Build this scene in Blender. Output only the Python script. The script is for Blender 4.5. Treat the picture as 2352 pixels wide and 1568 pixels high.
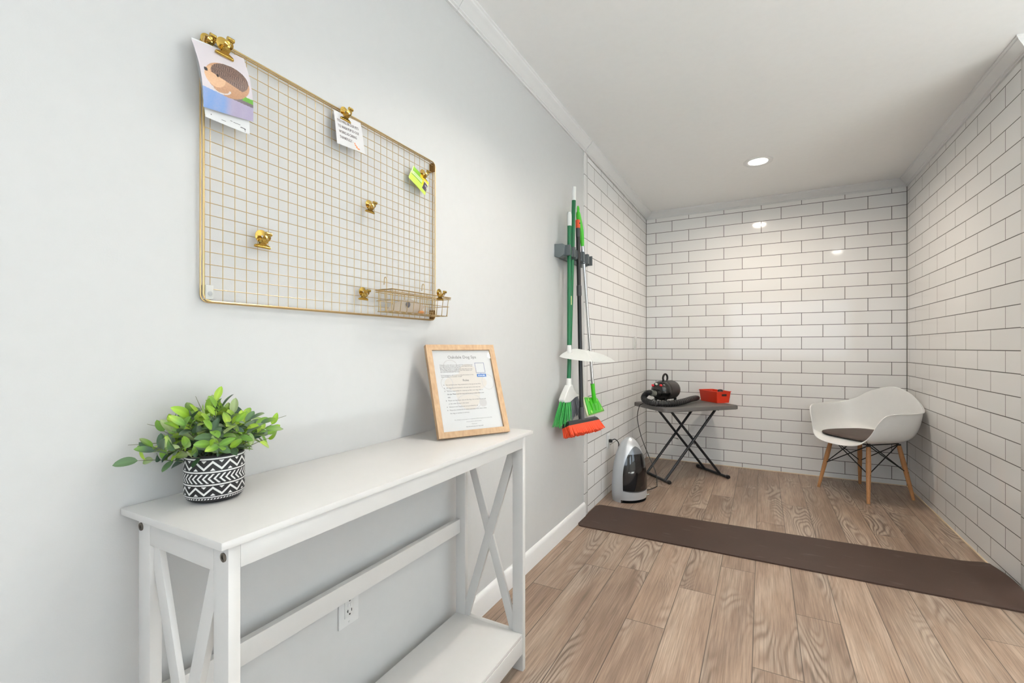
import bpy, bmesh, math, random
from mathutils import Vector, Matrix
from math import sin, cos, pi, radians
random.seed(7)
for o in list(bpy.data.objects): bpy.data.objects.remove(o, do_unlink=True)
SC = bpy.context.scene
COL = SC.collection

# ---------------------------------------------------------------- camera, world, exposure
cam = bpy.data.cameras.new('camera'); co = bpy.data.objects.new('camera', cam); COL.objects.link(co)
co.location = (1.0246, 0, 1.1066); co.rotation_euler = (radians(90), 0, radians(28.507))
cam.sensor_width = 36; cam.lens = 1058.3*36/2352; cam.shift_x = 0.7/2352; cam.shift_y = 13/2352
cam.clip_start = 0.02
SC.camera = co
SC.view_settings.view_transform = 'Standard'; SC.view_settings.look = 'None'
SC.view_settings.gamma = 1; SC.view_settings.use_curve_mapping = False
SC.view_settings.exposure = 0.0
w = bpy.data.worlds.new('sky'); SC.world = w; w.use_nodes = True
w.node_tree.nodes['Background'].inputs[0].default_value = (.72, .84, 1, 1)
w.node_tree.nodes['Background'].inputs[1].default_value = 1.6

def area(name, loc, aim, sx, sy, power, color, spread=180, shape='RECTANGLE'):
    l = bpy.data.lights.new(name, 'AREA'); l.shape = shape; l.size = sx; l.size_y = sy
    l.energy = power; l.color = color; l.spread = radians(spread)
    o = bpy.data.objects.new(name, l); COL.objects.link(o); o.location = loc
    o.rotation_euler = (Vector(aim)-Vector(loc)).to_track_quat('-Z', 'Y').to_euler()
    return o
# daylight through the windows (panes in wall_far_right and wall_rear)
DAY = (.80, .91, 1.0)
area('window_daylight', (4.20, -.75, 1.5), (3.0, -.75, 1.5), 1.2, 1.2, 12, DAY)
area('window_daylight', (4.20, 1.35, 1.5), (3.0, 1.35, 1.5), 1.2, 1.2, 8, DAY)
area('window_daylight', (1.5, -2.15, 1.5), (1.5, -1.0, 1.5), 2.2, 1.2, 14, DAY)
WARM = (1.0, .95, .88)
LAMPS = [(1.0, 3.77, 14.5), (.80, 1.50, 9.5), (1.95, 1.62, 7), (3.15, 1.62, 11), (.95, -.9, 4), (2.6, -.9, 4)]

def sun(energy, color, frm):
    l = bpy.data.lights.new('sun', 'SUN'); l.energy = energy; l.color = color; l.angle = radians(.6)
    o = bpy.data.objects.new('sun', l); COL.objects.link(o); o.location = (8, -1, 6)
    o.rotation_euler = (-Vector(frm)).to_track_quat('-Z', 'Y').to_euler()
SUNC = (.59, .82, 1.0)
sun(380, SUNC, (.60, .05, .80))      # added: strikes unseen floor through the far right windows and bounces to the ceiling

# ---------------------------------------------------------------- material helpers
def srgb(r, g, b):
    f = lambda c: (c/255/12.92 if c/255 <= .04045 else ((c/255+.055)/1.055)**2.4)
    return (f(r), f(g), f(b), 1)
class NT:
    def __init__(s, name):
        s.m = bpy.data.materials.new(name); s.m.use_nodes = True; s.t = s.m.node_tree
        s.b = s.t.nodes['Principled BSDF']; s.out = s.t.nodes['Material Output']
    def n(s, typ, **kw):
        nd = s.t.nodes.new(typ)
        for k, v in kw.items():
            if k.startswith('i_'): nd.inputs[k[2:]].default_value = v
            else: setattr(nd, k, v)
        return nd
    def l(s, a, b): s.t.links.new(a, b)
    def math(s, op, a, b=None, c=None):
        nd = s.t.nodes.new('ShaderNodeMath'); nd.operation = op
        for i, v in enumerate((a, b, c)):
            if v is None: continue
            if isinstance(v, (int, float)): nd.inputs[i].default_value = v
            else: s.l(v, nd.inputs[i])
        return nd.outputs[0]
    def mix(s, fac, a, b, mode='MIX'):
        nd = s.t.nodes.new('ShaderNodeMix'); nd.data_type = 'RGBA'; nd.blend_type = mode
        for i, v in ((0, fac), (6, a), (7, b)):
            if isinstance(v, (int, float, tuple)): nd.inputs[i].default_value = v
            else: s.l(v, nd.inputs[i])
        return nd.outputs[2]
MATS = {}
def mat(name, col, rough=.5, metal=0, spec=.5, noise=0, nscale=30, bump=0, bscale=200, coat=0, trans=0, emit=None, sheen=0, ior=None, alpha=None):
    if name in MATS: return MATS[name]
    N = NT(name); b = N.b
    c = srgb(*col)
    b.inputs['Base Color'].default_value = c
    b.inputs['Roughness'].default_value = rough; b.inputs['Metallic'].default_value = metal
    b.inputs['Specular IOR Level'].default_value = spec
    b.inputs['Coat Weight'].default_value = coat; b.inputs['Coat Roughness'].default_value = .1
    b.inputs['Transmission Weight'].default_value = trans
    if ior: b.inputs['IOR'].default_value = ior
    if alpha is not None: b.inputs['Alpha'].default_value = alpha
    if emit: b.inputs['Emission Color'].default_value = (*emit[0], 1); b.inputs['Emission Strength'].default_value = emit[1]
    tc = N.n('ShaderNodeTexCoord')
    nz = N.n('ShaderNodeTexNoise'); nz.inputs['Scale'].default_value = nscale; nz.inputs['Detail'].default_value = 4
    N.l(tc.outputs['Object'], nz.inputs['Vector'])
    k = max(noise, .02)
    d = tuple(x*(1-k) for x in c[:3])+(1,); e = tuple(min(1, x*(1+k)) for x in c[:3])+(1,)
    N.l(N.mix(nz.outputs['Fac'], d, e), b.inputs['Base Color'])
    if bump:
        n2 = N.n('ShaderNodeTexNoise'); n2.inputs['Scale'].default_value = bscale; n2.inputs['Detail'].default_value = 2
        N.l(tc.outputs['Object'], n2.inputs['Vector'])
        bp = N.n('ShaderNodeBump'); bp.inputs['Strength'].default_value = bump; bp.inputs['Distance'].default_value = .002
        N.l(n2.outputs['Fac'], bp.inputs['Height']); N.l(bp.outputs['Normal'], b.inputs['Normal'])
    MATS[name] = N.m; return N.m
def mat_attr(name, rough=.5, coat=0, spec=.5, nz=.0, sss=0):
    if name in MATS: return MATS[name]
    N = NT(name); a = N.n('ShaderNodeAttribute'); a.attribute_name = 'Col'
    N.l(a.outputs['Color'], N.b.inputs['Base Color'])
    N.b.inputs['Roughness'].default_value = rough; N.b.inputs['Coat Weight'].default_value = coat
    N.b.inputs['Specular IOR Level'].default_value = spec
    N.b.inputs['Subsurface Weight'].default_value = sss
    N.b.inputs['Subsurface Radius'].default_value = (.003, .004, .001)
    if nz:
        tc = N.n('ShaderNodeTexCoord'); t = N.n('ShaderNodeTexNoise'); t.inputs['Scale'].default_value = 400
        N.l(tc.outputs['Object'], t.inputs['Vector'])
        N.l(N.mix(nz, a.outputs['Color'], t.outputs['Fac'], 'OVERLAY'), N.b.inputs['Base Color'])
    MATS[name] = N.m; return N.m
def mat_tile(name, axis, x0, z0, bw):
    """glossy white running-bond tile, grey grout; axis = world axis that runs along the wall"""
    N = NT(name); tc = N.n('ShaderNodeTexCoord'); sp = N.n('ShaderNodeSeparateXYZ'); N.l(tc.outputs['Object'], sp.inputs[0])
    u = N.math('ADD', sp.outputs[axis], -x0+.5*bw+bw*40); v = N.math('ADD', sp.outputs[2], -z0+.1046*40)
    cb = N.n('ShaderNodeCombineXYZ'); N.l(u, cb.inputs[0]); N.l(v, cb.inputs[1])
    br = N.n('ShaderNodeTexBrick'); br.offset = .5; br.offset_frequency = 2
    br.inputs['Color1'].default_value = srgb(237, 236, 234); br.inputs['Color2'].default_value = srgb(241, 240, 238)
    br.inputs['Mortar'].default_value = srgb(84, 80, 75)
    br.inputs['Scale'].default_value = 1; br.inputs['Mortar Size'].default_value = .0023; br.inputs['Mortar Smooth'].default_value = .2
    br.inputs['Brick Width'].default_value = bw; br.inputs['Row Height'].default_value = .1046
    N.l(cb.outputs[0], br.inputs['Vector'])
    N.l(br.outputs['Color'], N.b.inputs['Base Color'])
    N.l(N.math('MULTIPLY_ADD', br.outputs['Fac'], .6, .07), N.b.inputs['Roughness'])
    nz = N.n('ShaderNodeTexNoise'); nz.inputs['Scale'].default_value = 5; N.l(tc.outputs['Object'], nz.inputs['Vector'])
    h = N.math('SUBTRACT', N.math('MULTIPLY', nz.outputs['Fac'], .35), br.outputs['Fac'])
    bp = N.n('ShaderNodeBump'); bp.inputs['Strength'].default_value = .35; bp.inputs['Distance'].default_value = .002
    N.l(h, bp.inputs['Height']); N.l(bp.outputs['Normal'], N.b.inputs['Normal'])
    return N.m

M_PAINT = mat('wall_paint', (199, 199, 198), .55, bump=.06, bscale=350)
M_CEIL = mat('ceiling_paint', (248, 248, 247), .7, bump=.03, bscale=300)
M_TRIM = mat('trim_paint', (226, 226, 225), .35)
M_WHITE = mat('console_white', (211, 209, 206), .30, spec=.5)
M_GOLD = mat('gold_wire', (196, 170, 122), .30, metal=1)
M_BRASS = mat('brass_clip', (198, 166, 88), .17, metal=1)
M_BRONZE = mat('bronze', (120, 88, 50), .35, metal=1)
M_BLACK = mat('black_plastic', (22, 21, 21), .35)
M_DGREY = mat('charcoal_plastic', (62, 62, 64), .5)
M_CHROME = mat('chrome', (215, 216, 218), .18, metal=1)

# ---------------------------------------------------------------- mesh helpers
WM = {}
class MB:
    def __init__(s): s.v = []; s.f = []; s.c = []; s.uv = None
    def add(s, vs, fs, col=None):
        o = len(s.v); s.v += [Vector(p) for p in vs]; s.f += [[i+o for i in f] for f in fs]
        if col is not None: s.c += ([col]*len(vs) if isinstance(col, tuple) else list(col))
        return s
    def box(s, a, b, R=None, bev=0, c=None, col=None):
        """box between corners a and b; bev chamfers every edge; R rotates about c"""
        a = Vector(a); b = Vector(b); mid = (a+b)/2; h = (b-a)/2
        bm = bmesh.new(); bmesh.ops.create_cube(bm, size=2)
        for v in bm.verts: v.co = Vector((v.co.x*h.x, v.co.y*h.y, v.co.z*h.z))
        if bev: bmesh.ops.bevel(bm, geom=bm.edges[:], offset=min(bev, min(abs(h.x), abs(h.y), abs(h.z))*.9), segments=2, profile=.6, affect='EDGES')
        bm.verts.index_update()
        vs = [v.co+mid for v in bm.verts]
        if R is not None:
            cc = Vector(c) if c is not None else mid
            vs = [cc+R@(p-cc) for p in vs]
        s.add(vs, [[v.index for v in f.verts] for f in bm.faces], col); bm.free(); return s
    def obox(s, p0, p1, wdt, thk, up=(0, 0, 1), bev=0, col=None):
        """bar from p0 to p1, wdt across, thk along 'up' side"""
        p0 = Vector(p0); p1 = Vector(p1); d = (p1-p0); L = d.length; d.normalize()
        upv = Vector(up); sd = d.cross(upv).normalized(); u2 = sd.cross(d).normalized()
        bm = bmesh.new(); bmesh.ops.create_cube(bm, size=1)
        for v in bm.verts: v.co = Vector((v.co.x*L, v.co.y*wdt, v.co.z*thk))
        if bev: bmesh.ops.bevel(bm, geom=bm.edges[:], offset=bev, segments=2, profile=.6, affect='EDGES')
        bm.verts.index_update()
        m = (p0+p1)/2
        s.add([m+d*v.co.x+sd*v.co.y+u2*v.co.z for v in bm.verts], [[v.index for v in f.verts] for f in bm.faces], col); bm.free(); return s
    def tube(s, pts, r, seg=10, closed=False, caps=True, col=None):
        pts = [Vector(p) for p in pts]; n = len(pts)
        rs = r if isinstance(r, (list, tuple)) else [r]*n
        vs = []; fs = []; prev = None
        for i, p in enumerate(pts):
            if closed: t = (pts[(i+1) % n]-pts[i-1])
            else: t = (pts[min(i+1, n-1)]-pts[max(i-1, 0)])
            if t.length < 1e-9: t = Vector((0, 0, 1))
            t.normalize()
            if prev is None:
                a = Vector((0, 0, 1)) if abs(t.z) < .9 else Vector((1, 0, 0))
                nrm = t.cross(a).normalized()
            else:
                nrm = (prev-t*prev.dot(t)); nrm.normalize()
            prev = nrm; bn = t.cross(nrm)
            for k in range(seg):
                an = 2*pi*k/seg; vs.append(p+(nrm*cos(an)+bn*sin(an))*rs[i])
        m = n if closed else n-1
        for i in range(m):
            j = (i+1) % n
            for k in range(seg):
                k2 = (k+1) % seg; fs.append([i*seg+k, i*seg+k2, j*seg+k2, j*seg+k])
        if caps and not closed:
            fs.append(list(range(seg))[::-1]); fs.append([(n-1)*seg+k for k in range(seg)])
        return s.add(vs, fs, col)
    def cyl(s, p0, p1, r0, r1=None, seg=24, col=None): return s.tube([p0, p1], [r0, r0 if r1 is None else r1], seg, col=col)
    def lathe(s, prof, seg=48, c=(0, 0, 0), sx=1, sy=1, R=None, col=None):
        """prof = [(r, z)]; closes to the axis where r == 0"""
        c = Vector(c); vs = []; fs = []
        for r, z in prof:
            for k in range(seg):
                a = 2*pi*k/seg; p = Vector((r*cos(a)*sx, r*sin(a)*sy, z)); vs.append(c+(R@p if R else p))
        for i in range(len(prof)-1):
            for k in range(seg):
                k2 = (k+1) % seg; fs.append([i*seg+k, i*seg+k2, (i+1)*seg+k2, (i+1)*seg+k])
        if prof[0][0] > 1e-6: pass
        return s.add(vs, fs, col)
    def grid(s, fn, nu, nv, colfn=None, closed=False):
        vs = []; fs = []; cs = []
        for j in range(nv+1):
            for i in range(nu+(0 if closed else 1)):
                u = i/nu; v = j/nv; vs.append(fn(u, v))
                if colfn: cs.append(colfn(u, v))
        w_ = nu if closed else nu+1
        for j in range(nv):
            for i in range(nu):
                i2 = (i+1) % w_ if closed else i+1
                fs.append([j*w_+i, j*w_+i2, (j+1)*w_+i2, (j+1)*w_+i])
        return s.add(vs, fs, cs if colfn else None)
    def prism(s, poly, h0, h1, fn=None, col=None):
        """extrude a 2-D polygon; fn maps (a, b, h) to 3-D"""
        fn = fn or (lambda a, b, h: (a, b, h)); n = len(poly)
        vs = [fn(a, b, h0) for a, b in poly]+[fn(a, b, h1) for a, b in poly]
        fs = [list(range(n))[::-1], list(range(n, 2*n))]+[[i, (i+1) % n, n+(i+1) % n, n+i] for i in range(n)]
        return s.add(vs, fs, col)
    def build(s, name, m, parent=None, loc=None, smooth=40, world=True):
        me = bpy.data.meshes.new(name)
        me.from_pydata([tuple(v) for v in s.v], [], s.f)
        if s.c and len(s.c) == len(s.v):
            at = me.color_attributes.new('Col', 'FLOAT_COLOR', 'POINT')
            flat = []
            for c in s.c: flat += list(c[:3])+[1]
            at.data.foreach_set('color', flat)
        if loc is not None: WMm = Matrix.Translation(loc)
        elif parent is not None: WMm = WM[parent.name]
        else: WMm = Matrix.Identity(4)
        if world: me.transform(WMm.inverted())
        bm = bmesh.new(); bm.from_mesh(me); bmesh.ops.recalc_face_normals(bm, faces=bm.faces[:]); bm.to_mesh(me); bm.free()
        if smooth:
            for p in me.polygons: p.use_smooth = True
            me.set_sharp_from_angle(angle=radians(smooth))
        if m: me.materials.append(m)
        o = bpy.data.objects.new(name, me); COL.objects.link(o)
        if parent is not None: o.parent = parent
        elif loc is not None: o.location = loc
        WM[o.name] = WMm
        return o
def tag(o, label, cat, group=None):
    o['label'] = label; o['category'] = cat
    if group: o['group'] = group
    return o
def thing(name, label, cat, loc=(0, 0, 0), rotz=0, group=None):
    o = bpy.data.objects.new(name, None); COL.objects.link(o); o.empty_display_size = .05
    o.location = loc; o.rotation_euler = (0, 0, rotz)
    WM[o.name] = Matrix.Translation(loc) @ Matrix.Rotation(rotz, 4, 'Z')
    return tag(o, label, cat, group)
def struct(mb, name, m, smooth=40, parent=None):
    o = mb.build(name, m, parent, smooth=smooth)
    if parent is None: o['kind'] = 'structure'
    return o
def catmull(P, n, closed=False):
    P = [Vector(p) for p in P]; N = len(P); out = []
    segs = N if closed else N-1
    for i in range(segs):
        g = (lambda k: P[k % N]) if closed else (lambda k: P[max(0, min(N-1, k))])
        a, b, c, d = g(i-1), g(i), g(i+1), g(i+2)
        for j in range(n):
            t = j/n
            out.append(.5*((2*b)+(-a+c)*t+(2*a-5*b+4*c-d)*t*t+(-a+3*b-3*c+d)*t**3))
    if not closed: out.append(P[-1])
    return out
def lerp(a, b, t): return tuple(x+(y-x)*t for x, y in zip(a, b))
def sm(a, b, x):
    t = max(0, min(1, (x-a)/(b-a))); return t*t*(3-2*t)
def text_into(mb, s, size, org, ex, ey, align='LEFT', bold=0, spacing=1.0, xscale=1.0):
    c = bpy.data.curves.new('t', 'FONT'); c.body = s; c.size = size; c.align_x = align; c.space_character = spacing
    c.resolution_u = 2; c.offset = bold; c.fill_mode = 'FRONT'
    o = bpy.data.objects.new('t', c); COL.objects.link(o)
    me = bpy.data.meshes.new_from_object(o)
    org = Vector(org); ex = Vector(ex); ey = Vector(ey)
    mb.add([org+ex*v.co.x*xscale+ey*v.co.y for v in me.vertices], [list(p.vertices) for p in me.polygons])
    bpy.data.objects.remove(o, do_unlink=True); bpy.data.curves.remove(c); bpy.data.meshes.remove(me)

W, D, H = 2.04, 4.722, 2.445
YT = 2.872      # where the tiled alcove begins
YR = 2.823      # outer corner of the alcove's right wall
# ---------------------------------------------------------------- floor: planks with their own joints
def floor():
    N = NT('wood_floor')
    uv = N.n('ShaderNodeUVMap'); uv.uv_map = 'UVMap'
    sd = N.n('ShaderNodeAttribute'); sd.attribute_name = 'seed'
    tc = N.n('ShaderNodeTexCoord')
    def noise(sx, sy, detail, off, rough=.5, dist=0):
        mp = N.n('ShaderNodeMapping'); mp.inputs['Scale'].default_value = (sx, sy, 1)
        N.l(tc.outputs['Object'], mp.inputs['Vector'])
        t = N.n('ShaderNodeTexNoise'); t.noise_dimensions = '4D'; t.inputs['Scale'].default_value = 1
        t.inputs['Detail'].default_value = detail; t.inputs['Roughness'].default_value = rough; t.inputs['Distortion'].default_value = dist
        N.l(mp.outputs[0], t.inputs['Vector']); N.l(N.math('MULTIPLY_ADD', sd.outputs['Fac'], 37.0, off), t.inputs['W'])
        return t.outputs['Fac']
    big = noise(7.5, 1.5, 1.0, 0)             # contour field: cathedral arches and knots
    fine = noise(210, 5, 4, 5, .65)
    mid = noise(26, 2.6, 3, 9, .6)
    tone = noise(5, 1.1, 2, 15)
    wob = N.math('ADD', big, N.math('MULTIPLY', mid, .035))
    ring = N.math('MULTIPLY_ADD', N.math('SINE', N.math('MULTIPLY', wob, 130)), .5, .5)
    mask = N.n('ShaderNodeMapRange'); mask.inputs[1].default_value = .50; mask.inputs[2].default_value = .64
    N.l(noise(6, 1.3, 1, 22), mask.inputs[0])
    ring = N.math('POWER', ring, 1.7)
    ringm = N.math('MULTIPLY', ring, mask.outputs[0])
    cr = N.n('ShaderNodeValToRGB'); e = cr.color_ramp.elements
    e[0].position = .28; e[0].color = srgb(108, 86, 70); e[1].position = .72; e[1].color = srgb(180, 161, 144)
    x = e.new(.5); x.color = srgb(154, 131, 113)
    N.l(N.math('ADD', N.math('MULTIPLY', tone, .62), N.math('MULTIPLY', mid, .38)), cr.inputs[0])
    c1 = N.mix(N.math('MULTIPLY', ringm, .62), cr.outputs[0], srgb(92, 76, 66))
    c1 = N.mix(N.math('MULTIPLY', N.math('MULTIPLY', N.math('SUBTRACT', 1.0, ring), mask.outputs[0]), .35), c1, srgb(188, 176, 162))
    fm = N.n('ShaderNodeMapRange'); fm.inputs[1].default_value = .35; fm.inputs[2].default_value = .65; fm.inputs[3].default_value = .68; fm.inputs[4].default_value = 1.18
    N.l(fine, fm.inputs[0])
    cbf = N.n('ShaderNodeCombineXYZ')
    for i in range(3): N.l(fm.outputs[0], cbf.inputs[i])
    c2 = N.mix(1.0, c1, cbf.outputs[0], 'MULTIPLY')
    tv = N.math('MULTIPLY_ADD', sd.outputs['Fac'], .16, .92)
    cb2 = N.n('ShaderNodeCombineXYZ')
    for i in range(3): N.l(tv, cb2.inputs[i])
    c3 = N.mix(1.0, c2, cb2.outputs[0], 'MULTIPLY')
    # plank edge groove from UV (u across 0..1, v along in 0..1) measured with the edge attribute
    su = N.n('ShaderNodeSeparateXYZ'); N.l(uv.outputs[0], su.inputs[0])
    du = N.math('MINIMUM', su.outputs[0], N.math('SUBTRACT', .153, su.outputs[0]))
    ln = N.n('ShaderNodeAttribute'); ln.attribute_name = 'plen'
    dv = N.math('MINIMUM', su.outputs[1], N.math('SUBTRACT', ln.outputs['Fac'], su.outputs[1]))
    ed = N.n('ShaderNodeMapRange'); ed.inputs[1].default_value = .0008; ed.inputs[2].default_value = .0022; ed.inputs[3].default_value = 1; ed.inputs[4].default_value = 0
    N.l(N.math('MINIMUM', du, dv), ed.inputs[0])
    c4 = N.mix(N.math('MULTIPLY', ed.outputs[0], .85), c3, srgb(66, 54, 46))
    N.l(c4, N.b.inputs['Base Color'])
    N.b.inputs['Roughness'].default_value = .42; N.b.inputs['Specular IOR Level'].default_value = .35
    bp = N.n('ShaderNodeBump'); bp.inputs['Strength'].default_value = .25; bp.inputs['Distance'].default_value = .001
    N.l(N.math('SUBTRACT', fine, ed.outputs[0]), bp.inputs['Height']); N.l(bp.outputs[0], N.b.inputs['Normal'])
    known = {0: 1.952, 1: 2.25, 3: 1.877, 4: 2.237, 5: 2.55, 6: 1.799, 7: 2.242, 8: 1.25, 9: 3.1, 2: 3.83, 10: 1.9, 11: 2.394}
    vs = []; fs = []; seeds = []; uvs = []; pl = []
    r = random.Random(5); PW = .153; PL = 1.52
    for k in range(-1, 28):
        xa = .077+PW*k; xb = xa+PW
        if xa > 4.25: break
        y = known.get(k, r.uniform(0, PL)); ph = y % PL
        ys = [ph+PL*j for j in range(-4, 6)]
        for j in range(len(ys)-1):
            y0, y1 = ys[j], ys[j+1]
            if y1 < -2.3 or y0 > 4.8: continue
            o = len(vs); vs += [(xa, y0, 0), (xb, y0, 0), (xb, y1, 0), (xa, y1, 0)]; fs.append([o, o+1, o+2, o+3])
            s_ = r.random(); seeds += [s_]*4; uvs += [(0, 0), (PW, 0), (PW, PL), (0, PL)]; pl += [PL]*4
    me = bpy.data.meshes.new('floor'); me.from_pydata(vs, [], fs)
    u_ = me.uv_layers.new(name='UVMap'); 
    for i, q in enumerate(uvs): u_.data[i].uv = q
    for nm, arr in (('seed', seeds), ('plen', pl)):
        a = me.attributes.new(nm, 'FLOAT', 'POINT'); a.data.foreach_set('value', arr)
    me.materials.append(N.m)
    o = bpy.data.objects.new('floor', me); COL.objects.link(o); o['kind'] = 'structure'
floor()

# ---------------------------------------------------------------- room shell
XR, YB = 4.25, -2.2
struct(MB().box((-.1, YB-.1, H), (XR+.1, D+.1, H+.1)), 'ceiling', M_CEIL)
struct(MB().box((-.1, YB-.1, -.02), (0, YT, H)), 'wall_left', M_PAINT)
struct(MB().box((-.1, YT, -.02), (0.0, D, H)), 'wall_left_alcove', mat_tile('tile_left', 1, 3.092+.154, 1.0902, .308))
struct(MB().box((-.1, D, -.02), (W+.1, D+.1, H)), 'wall_back', mat_tile('tile_back', 0, .0955, 1.0902, .308))
struct(MB().box((W, YR, -.02), (W+.12, D, H)), 'wall_right', mat_tile('tile_right', 1, 3.201, 1.0902, .3235))
struct(MB().box((W+.12, YR, -.02), (XR+.1, YR+.12, H)), 'wall_right_return', M_PAINT)
def wall_with_holes(axis, pos, t, a0, a1, holes):
    """a wall plane at axis=pos from a0 to a1, rectangular window openings"""
    mb = MB()
    def bx(p, q, z0, z1):
        if axis == 'x': mb.box((pos, p, z0), (pos+t, q, z1))
        else: mb.box((p, pos, z0), (q, pos+t, z1))
    cur = a0
    for h0, h1, z0, z1 in holes:
        bx(cur, h0, -.02, H); bx(h0, h1, -.02, z0); bx(h0, h1, z1, H); cur = h1
    bx(cur, a1, -.02, H); return mb
struct(wall_with_holes('x', XR, .1, YB-.1, YR+.12, [(-1.4, -.1, .85, 2.15), (.7, 2.0, .85, 2.15)]), 'wall_far_right', M_PAINT)
struct(wall_with_holes('y', YB-.1, .1, -.1, XR, [(.35, 2.65, .85, 2.15)]), 'wall_rear', M_PAINT)
def window(nm, axis, pos, a0, a1, z0, z1):
    mb = MB(); f = .045
    def B(p, q, za, zb):
        if axis == 'x': mb.box((pos+.02, p, za), (pos+.07, q, zb))
        else: mb.box((p, pos-.07, za), (q, pos-.02, zb))
    B(a0, a0+f, z0, z1); B(a1-f, a1, z0, z1); B(a0+f, a1-f, z0, z0+f); B(a0+f, a1-f, z1-f, z1); B((a0+a1)/2-.02, (a0+a1)/2+.02, z0+f, z1-f)
    o = struct(mb, nm, M_TRIM)
    g = NT('pane_glass'); tr = g.n('ShaderNodeBsdfTransparent'); gl = g.n('ShaderNodeBsdfGlossy'); gl.inputs['Roughness'].default_value = .0
    fz = g.n('ShaderNodeLayerWeight'); fz.inputs[0].default_value = .5; mx = g.n('ShaderNodeMixShader')
    g.l(g.math('MULTIPLY_ADD', g.math('POWER', fz.outputs[1], 5.0), .85, .04), mx.inputs[0]); g.l(tr.outputs[0], mx.inputs[1]); g.l(gl.outputs[0], mx.inputs[2]); g.l(mx.outputs[0], g.out.inputs[0])
    p = MB()
    if axis == 'x': p.box((pos+.04, a0+f, z0+f), (pos+.044, a1-f, z1-f))
    else: p.box((a0+f, pos-.044, z0+f), (a1-f, pos-.04, z1-f))
    p.build('pane', g.m, o)
window('window_1', 'x', XR, -1.4, -.1, .85, 2.15); window('window_2', 'x', XR, .7, 2.0, .85, 2.15)
window('window_3', 'y', YB, .35, 2.65, .85, 2.15)

# crown moulding: profile (out from wall, down from ceiling)
PR = [(0, 0), (.056, 0), (.056, -.006), (.051, -.010), (.049, -.016), (.040, -.024), (.030, -.032), (.021, -.043), (.016, -.047), (.016, -.052), (.009, -.055), (.009, -.062), (0, -.062)]
def crown(nm, p0, p1, out, m0=0, m1=0):
    p0 = Vector((*p0, H)); p1 = Vector((*p1, H)); out = Vector((*out, 0))
    mb = MB(); d = p1-p0
    dn = d.normalized(); mb.prism(PR, 0, 1, lambda a, b, h: p0+d*h+dn*(a*(m1 if h else m0))+out*a+Vector((0, 0, b)))
    return struct(mb, nm, M_TRIM, smooth=25)
crown('trim_1', (0, YB), (0, 1.440), (1, 0)); crown('trim_2', (0, 1.4415), (0, 2.8745), (1, 0)); crown('trim_3', (0.004, 2.8765), (0.004, D), (1, 0))
crown('trim_4', (0, D), (W, D), (0, -1)); crown('trim_5', (W, YR), (W, D), (-1, 0), -1); crown('trim_6', (W, YR), (XR, YR), (0, -1), -1)
# bullnose tile strips closing the tiled walls
M_BULL = NT('bullnose_tile')
tc = M_BULL.n('ShaderNodeTexCoord'); sp = M_BULL.n('ShaderNodeSeparateXYZ'); M_BULL.l(tc.outputs['Object'], sp.inputs[0])
fr = M_BULL.math('MODULO', M_BULL.math('ADD', sp.outputs[2], -1.0902+.2092*20-.100), .2092)
ms = M_BULL.math('LESS_THAN', fr, .0035)
M_BULL.l(M_BULL.mix(ms, srgb(231, 229, 226), srgb(120, 116, 110)), M_BULL.b.inputs['Base Color']); M_BULL.b.inputs['Roughness'].default_value = .1
struct(MB().box((-.001, YT, 0), (.006, YT+.066, H-.062), bev=.003), 'trim_7', M_BULL.m)
struct(MB().box((-.001, YT+.067, 0), (.0012, YT+.0695, H-.062)), 'trim_8', mat('grout_line', (150, 146, 140), .8))
struct(MB().box((W-.005, YR-.004, 0), (W+.001, YR+.056, H-.062), bev=.003), 'trim_9', M_BULL.m)
struct(MB().box((W-.0012, YR+.057, 0), (W+.001, YR+.060, H-.062)), 'trim_10', mat('grout_dark', (108, 104, 98), .8))
struct(MB().box((-.001, D-.004, 0), (.004, D+.001, H-.062)), 'trim_11', mat('grout_dark', (108, 104, 98), .8))
struct(MB().box((W-.004, D-.004, 0), (W+.001, D+.001, H-.062)), 'trim_12', mat('grout_dark', (108, 104, 98), .8))
struct(MB().box((W-.005, YR+.06, 0), (W+.001, D-.005, .006)), 'trim_13', mat('caulk', (226, 205, 176), .7))
struct(MB().box((.005, D-.005, 0), (W-.005, D+.001, .006)), 'trim_14', mat('caulk', (226, 205, 176), .7))
struct(MB().prism([(0, 0), (.015, 0), (.015, .078), (.012, .086), (.008, .092), (.003, .095), (0, .095)], YB, YT, lambda a, b, h: (a, h, b)), 'baseboard_left', M_TRIM, smooth=30)
struct(MB().prism([(0, 0), (.015, 0), (.015, .078), (.012, .086), (.008, .092), (.003, .095), (0, .095)], W+.12, XR, lambda a, b, h: (h, YR-a, b)), 'baseboard_right', M_TRIM, smooth=30)

# ---------------------------------------------------------------- recessed ceiling lights
M_LENS = mat('lamp_lens', (255, 250, 240), .5, emit=((1, .95, .88), 14))
LLAB = ['round recessed ceiling light, lit, above the tiled alcove', 'round recessed ceiling light above the mesh board', 'round recessed ceiling light over the middle of the wood floor',
        'round recessed ceiling light nearest the far right windows', 'round recessed ceiling light over the end of the painted left wall', 'round recessed ceiling light by the rear window wall']
for i, (x, y, p) in enumerate(LAMPS):
    t = thing('recessed_light', LLAB[i], 'ceiling light', (x, y, H), group='recessed ceiling lights')
    MB().lathe([(.062, .0), (.066, -.003), (.085, -.005), (.095, -.003), (.096, .0)], 48, (x, y, H)).build('trim_ring', M_TRIM, t)
    MB().lathe([(0.0001, -.002), (.062, -.002)], 48, (x, y, H)).build('lens', M_LENS, t)
    a = area('lamp_light', (x, y, H-.012), (x, y, 0), .11, .11, p, (1.0, .88, .74) if i == 0 else WARM, 165 if i != 1 else 125, 'DISK'); a.parent = t; a.location = (0, 0, -.012)

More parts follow.
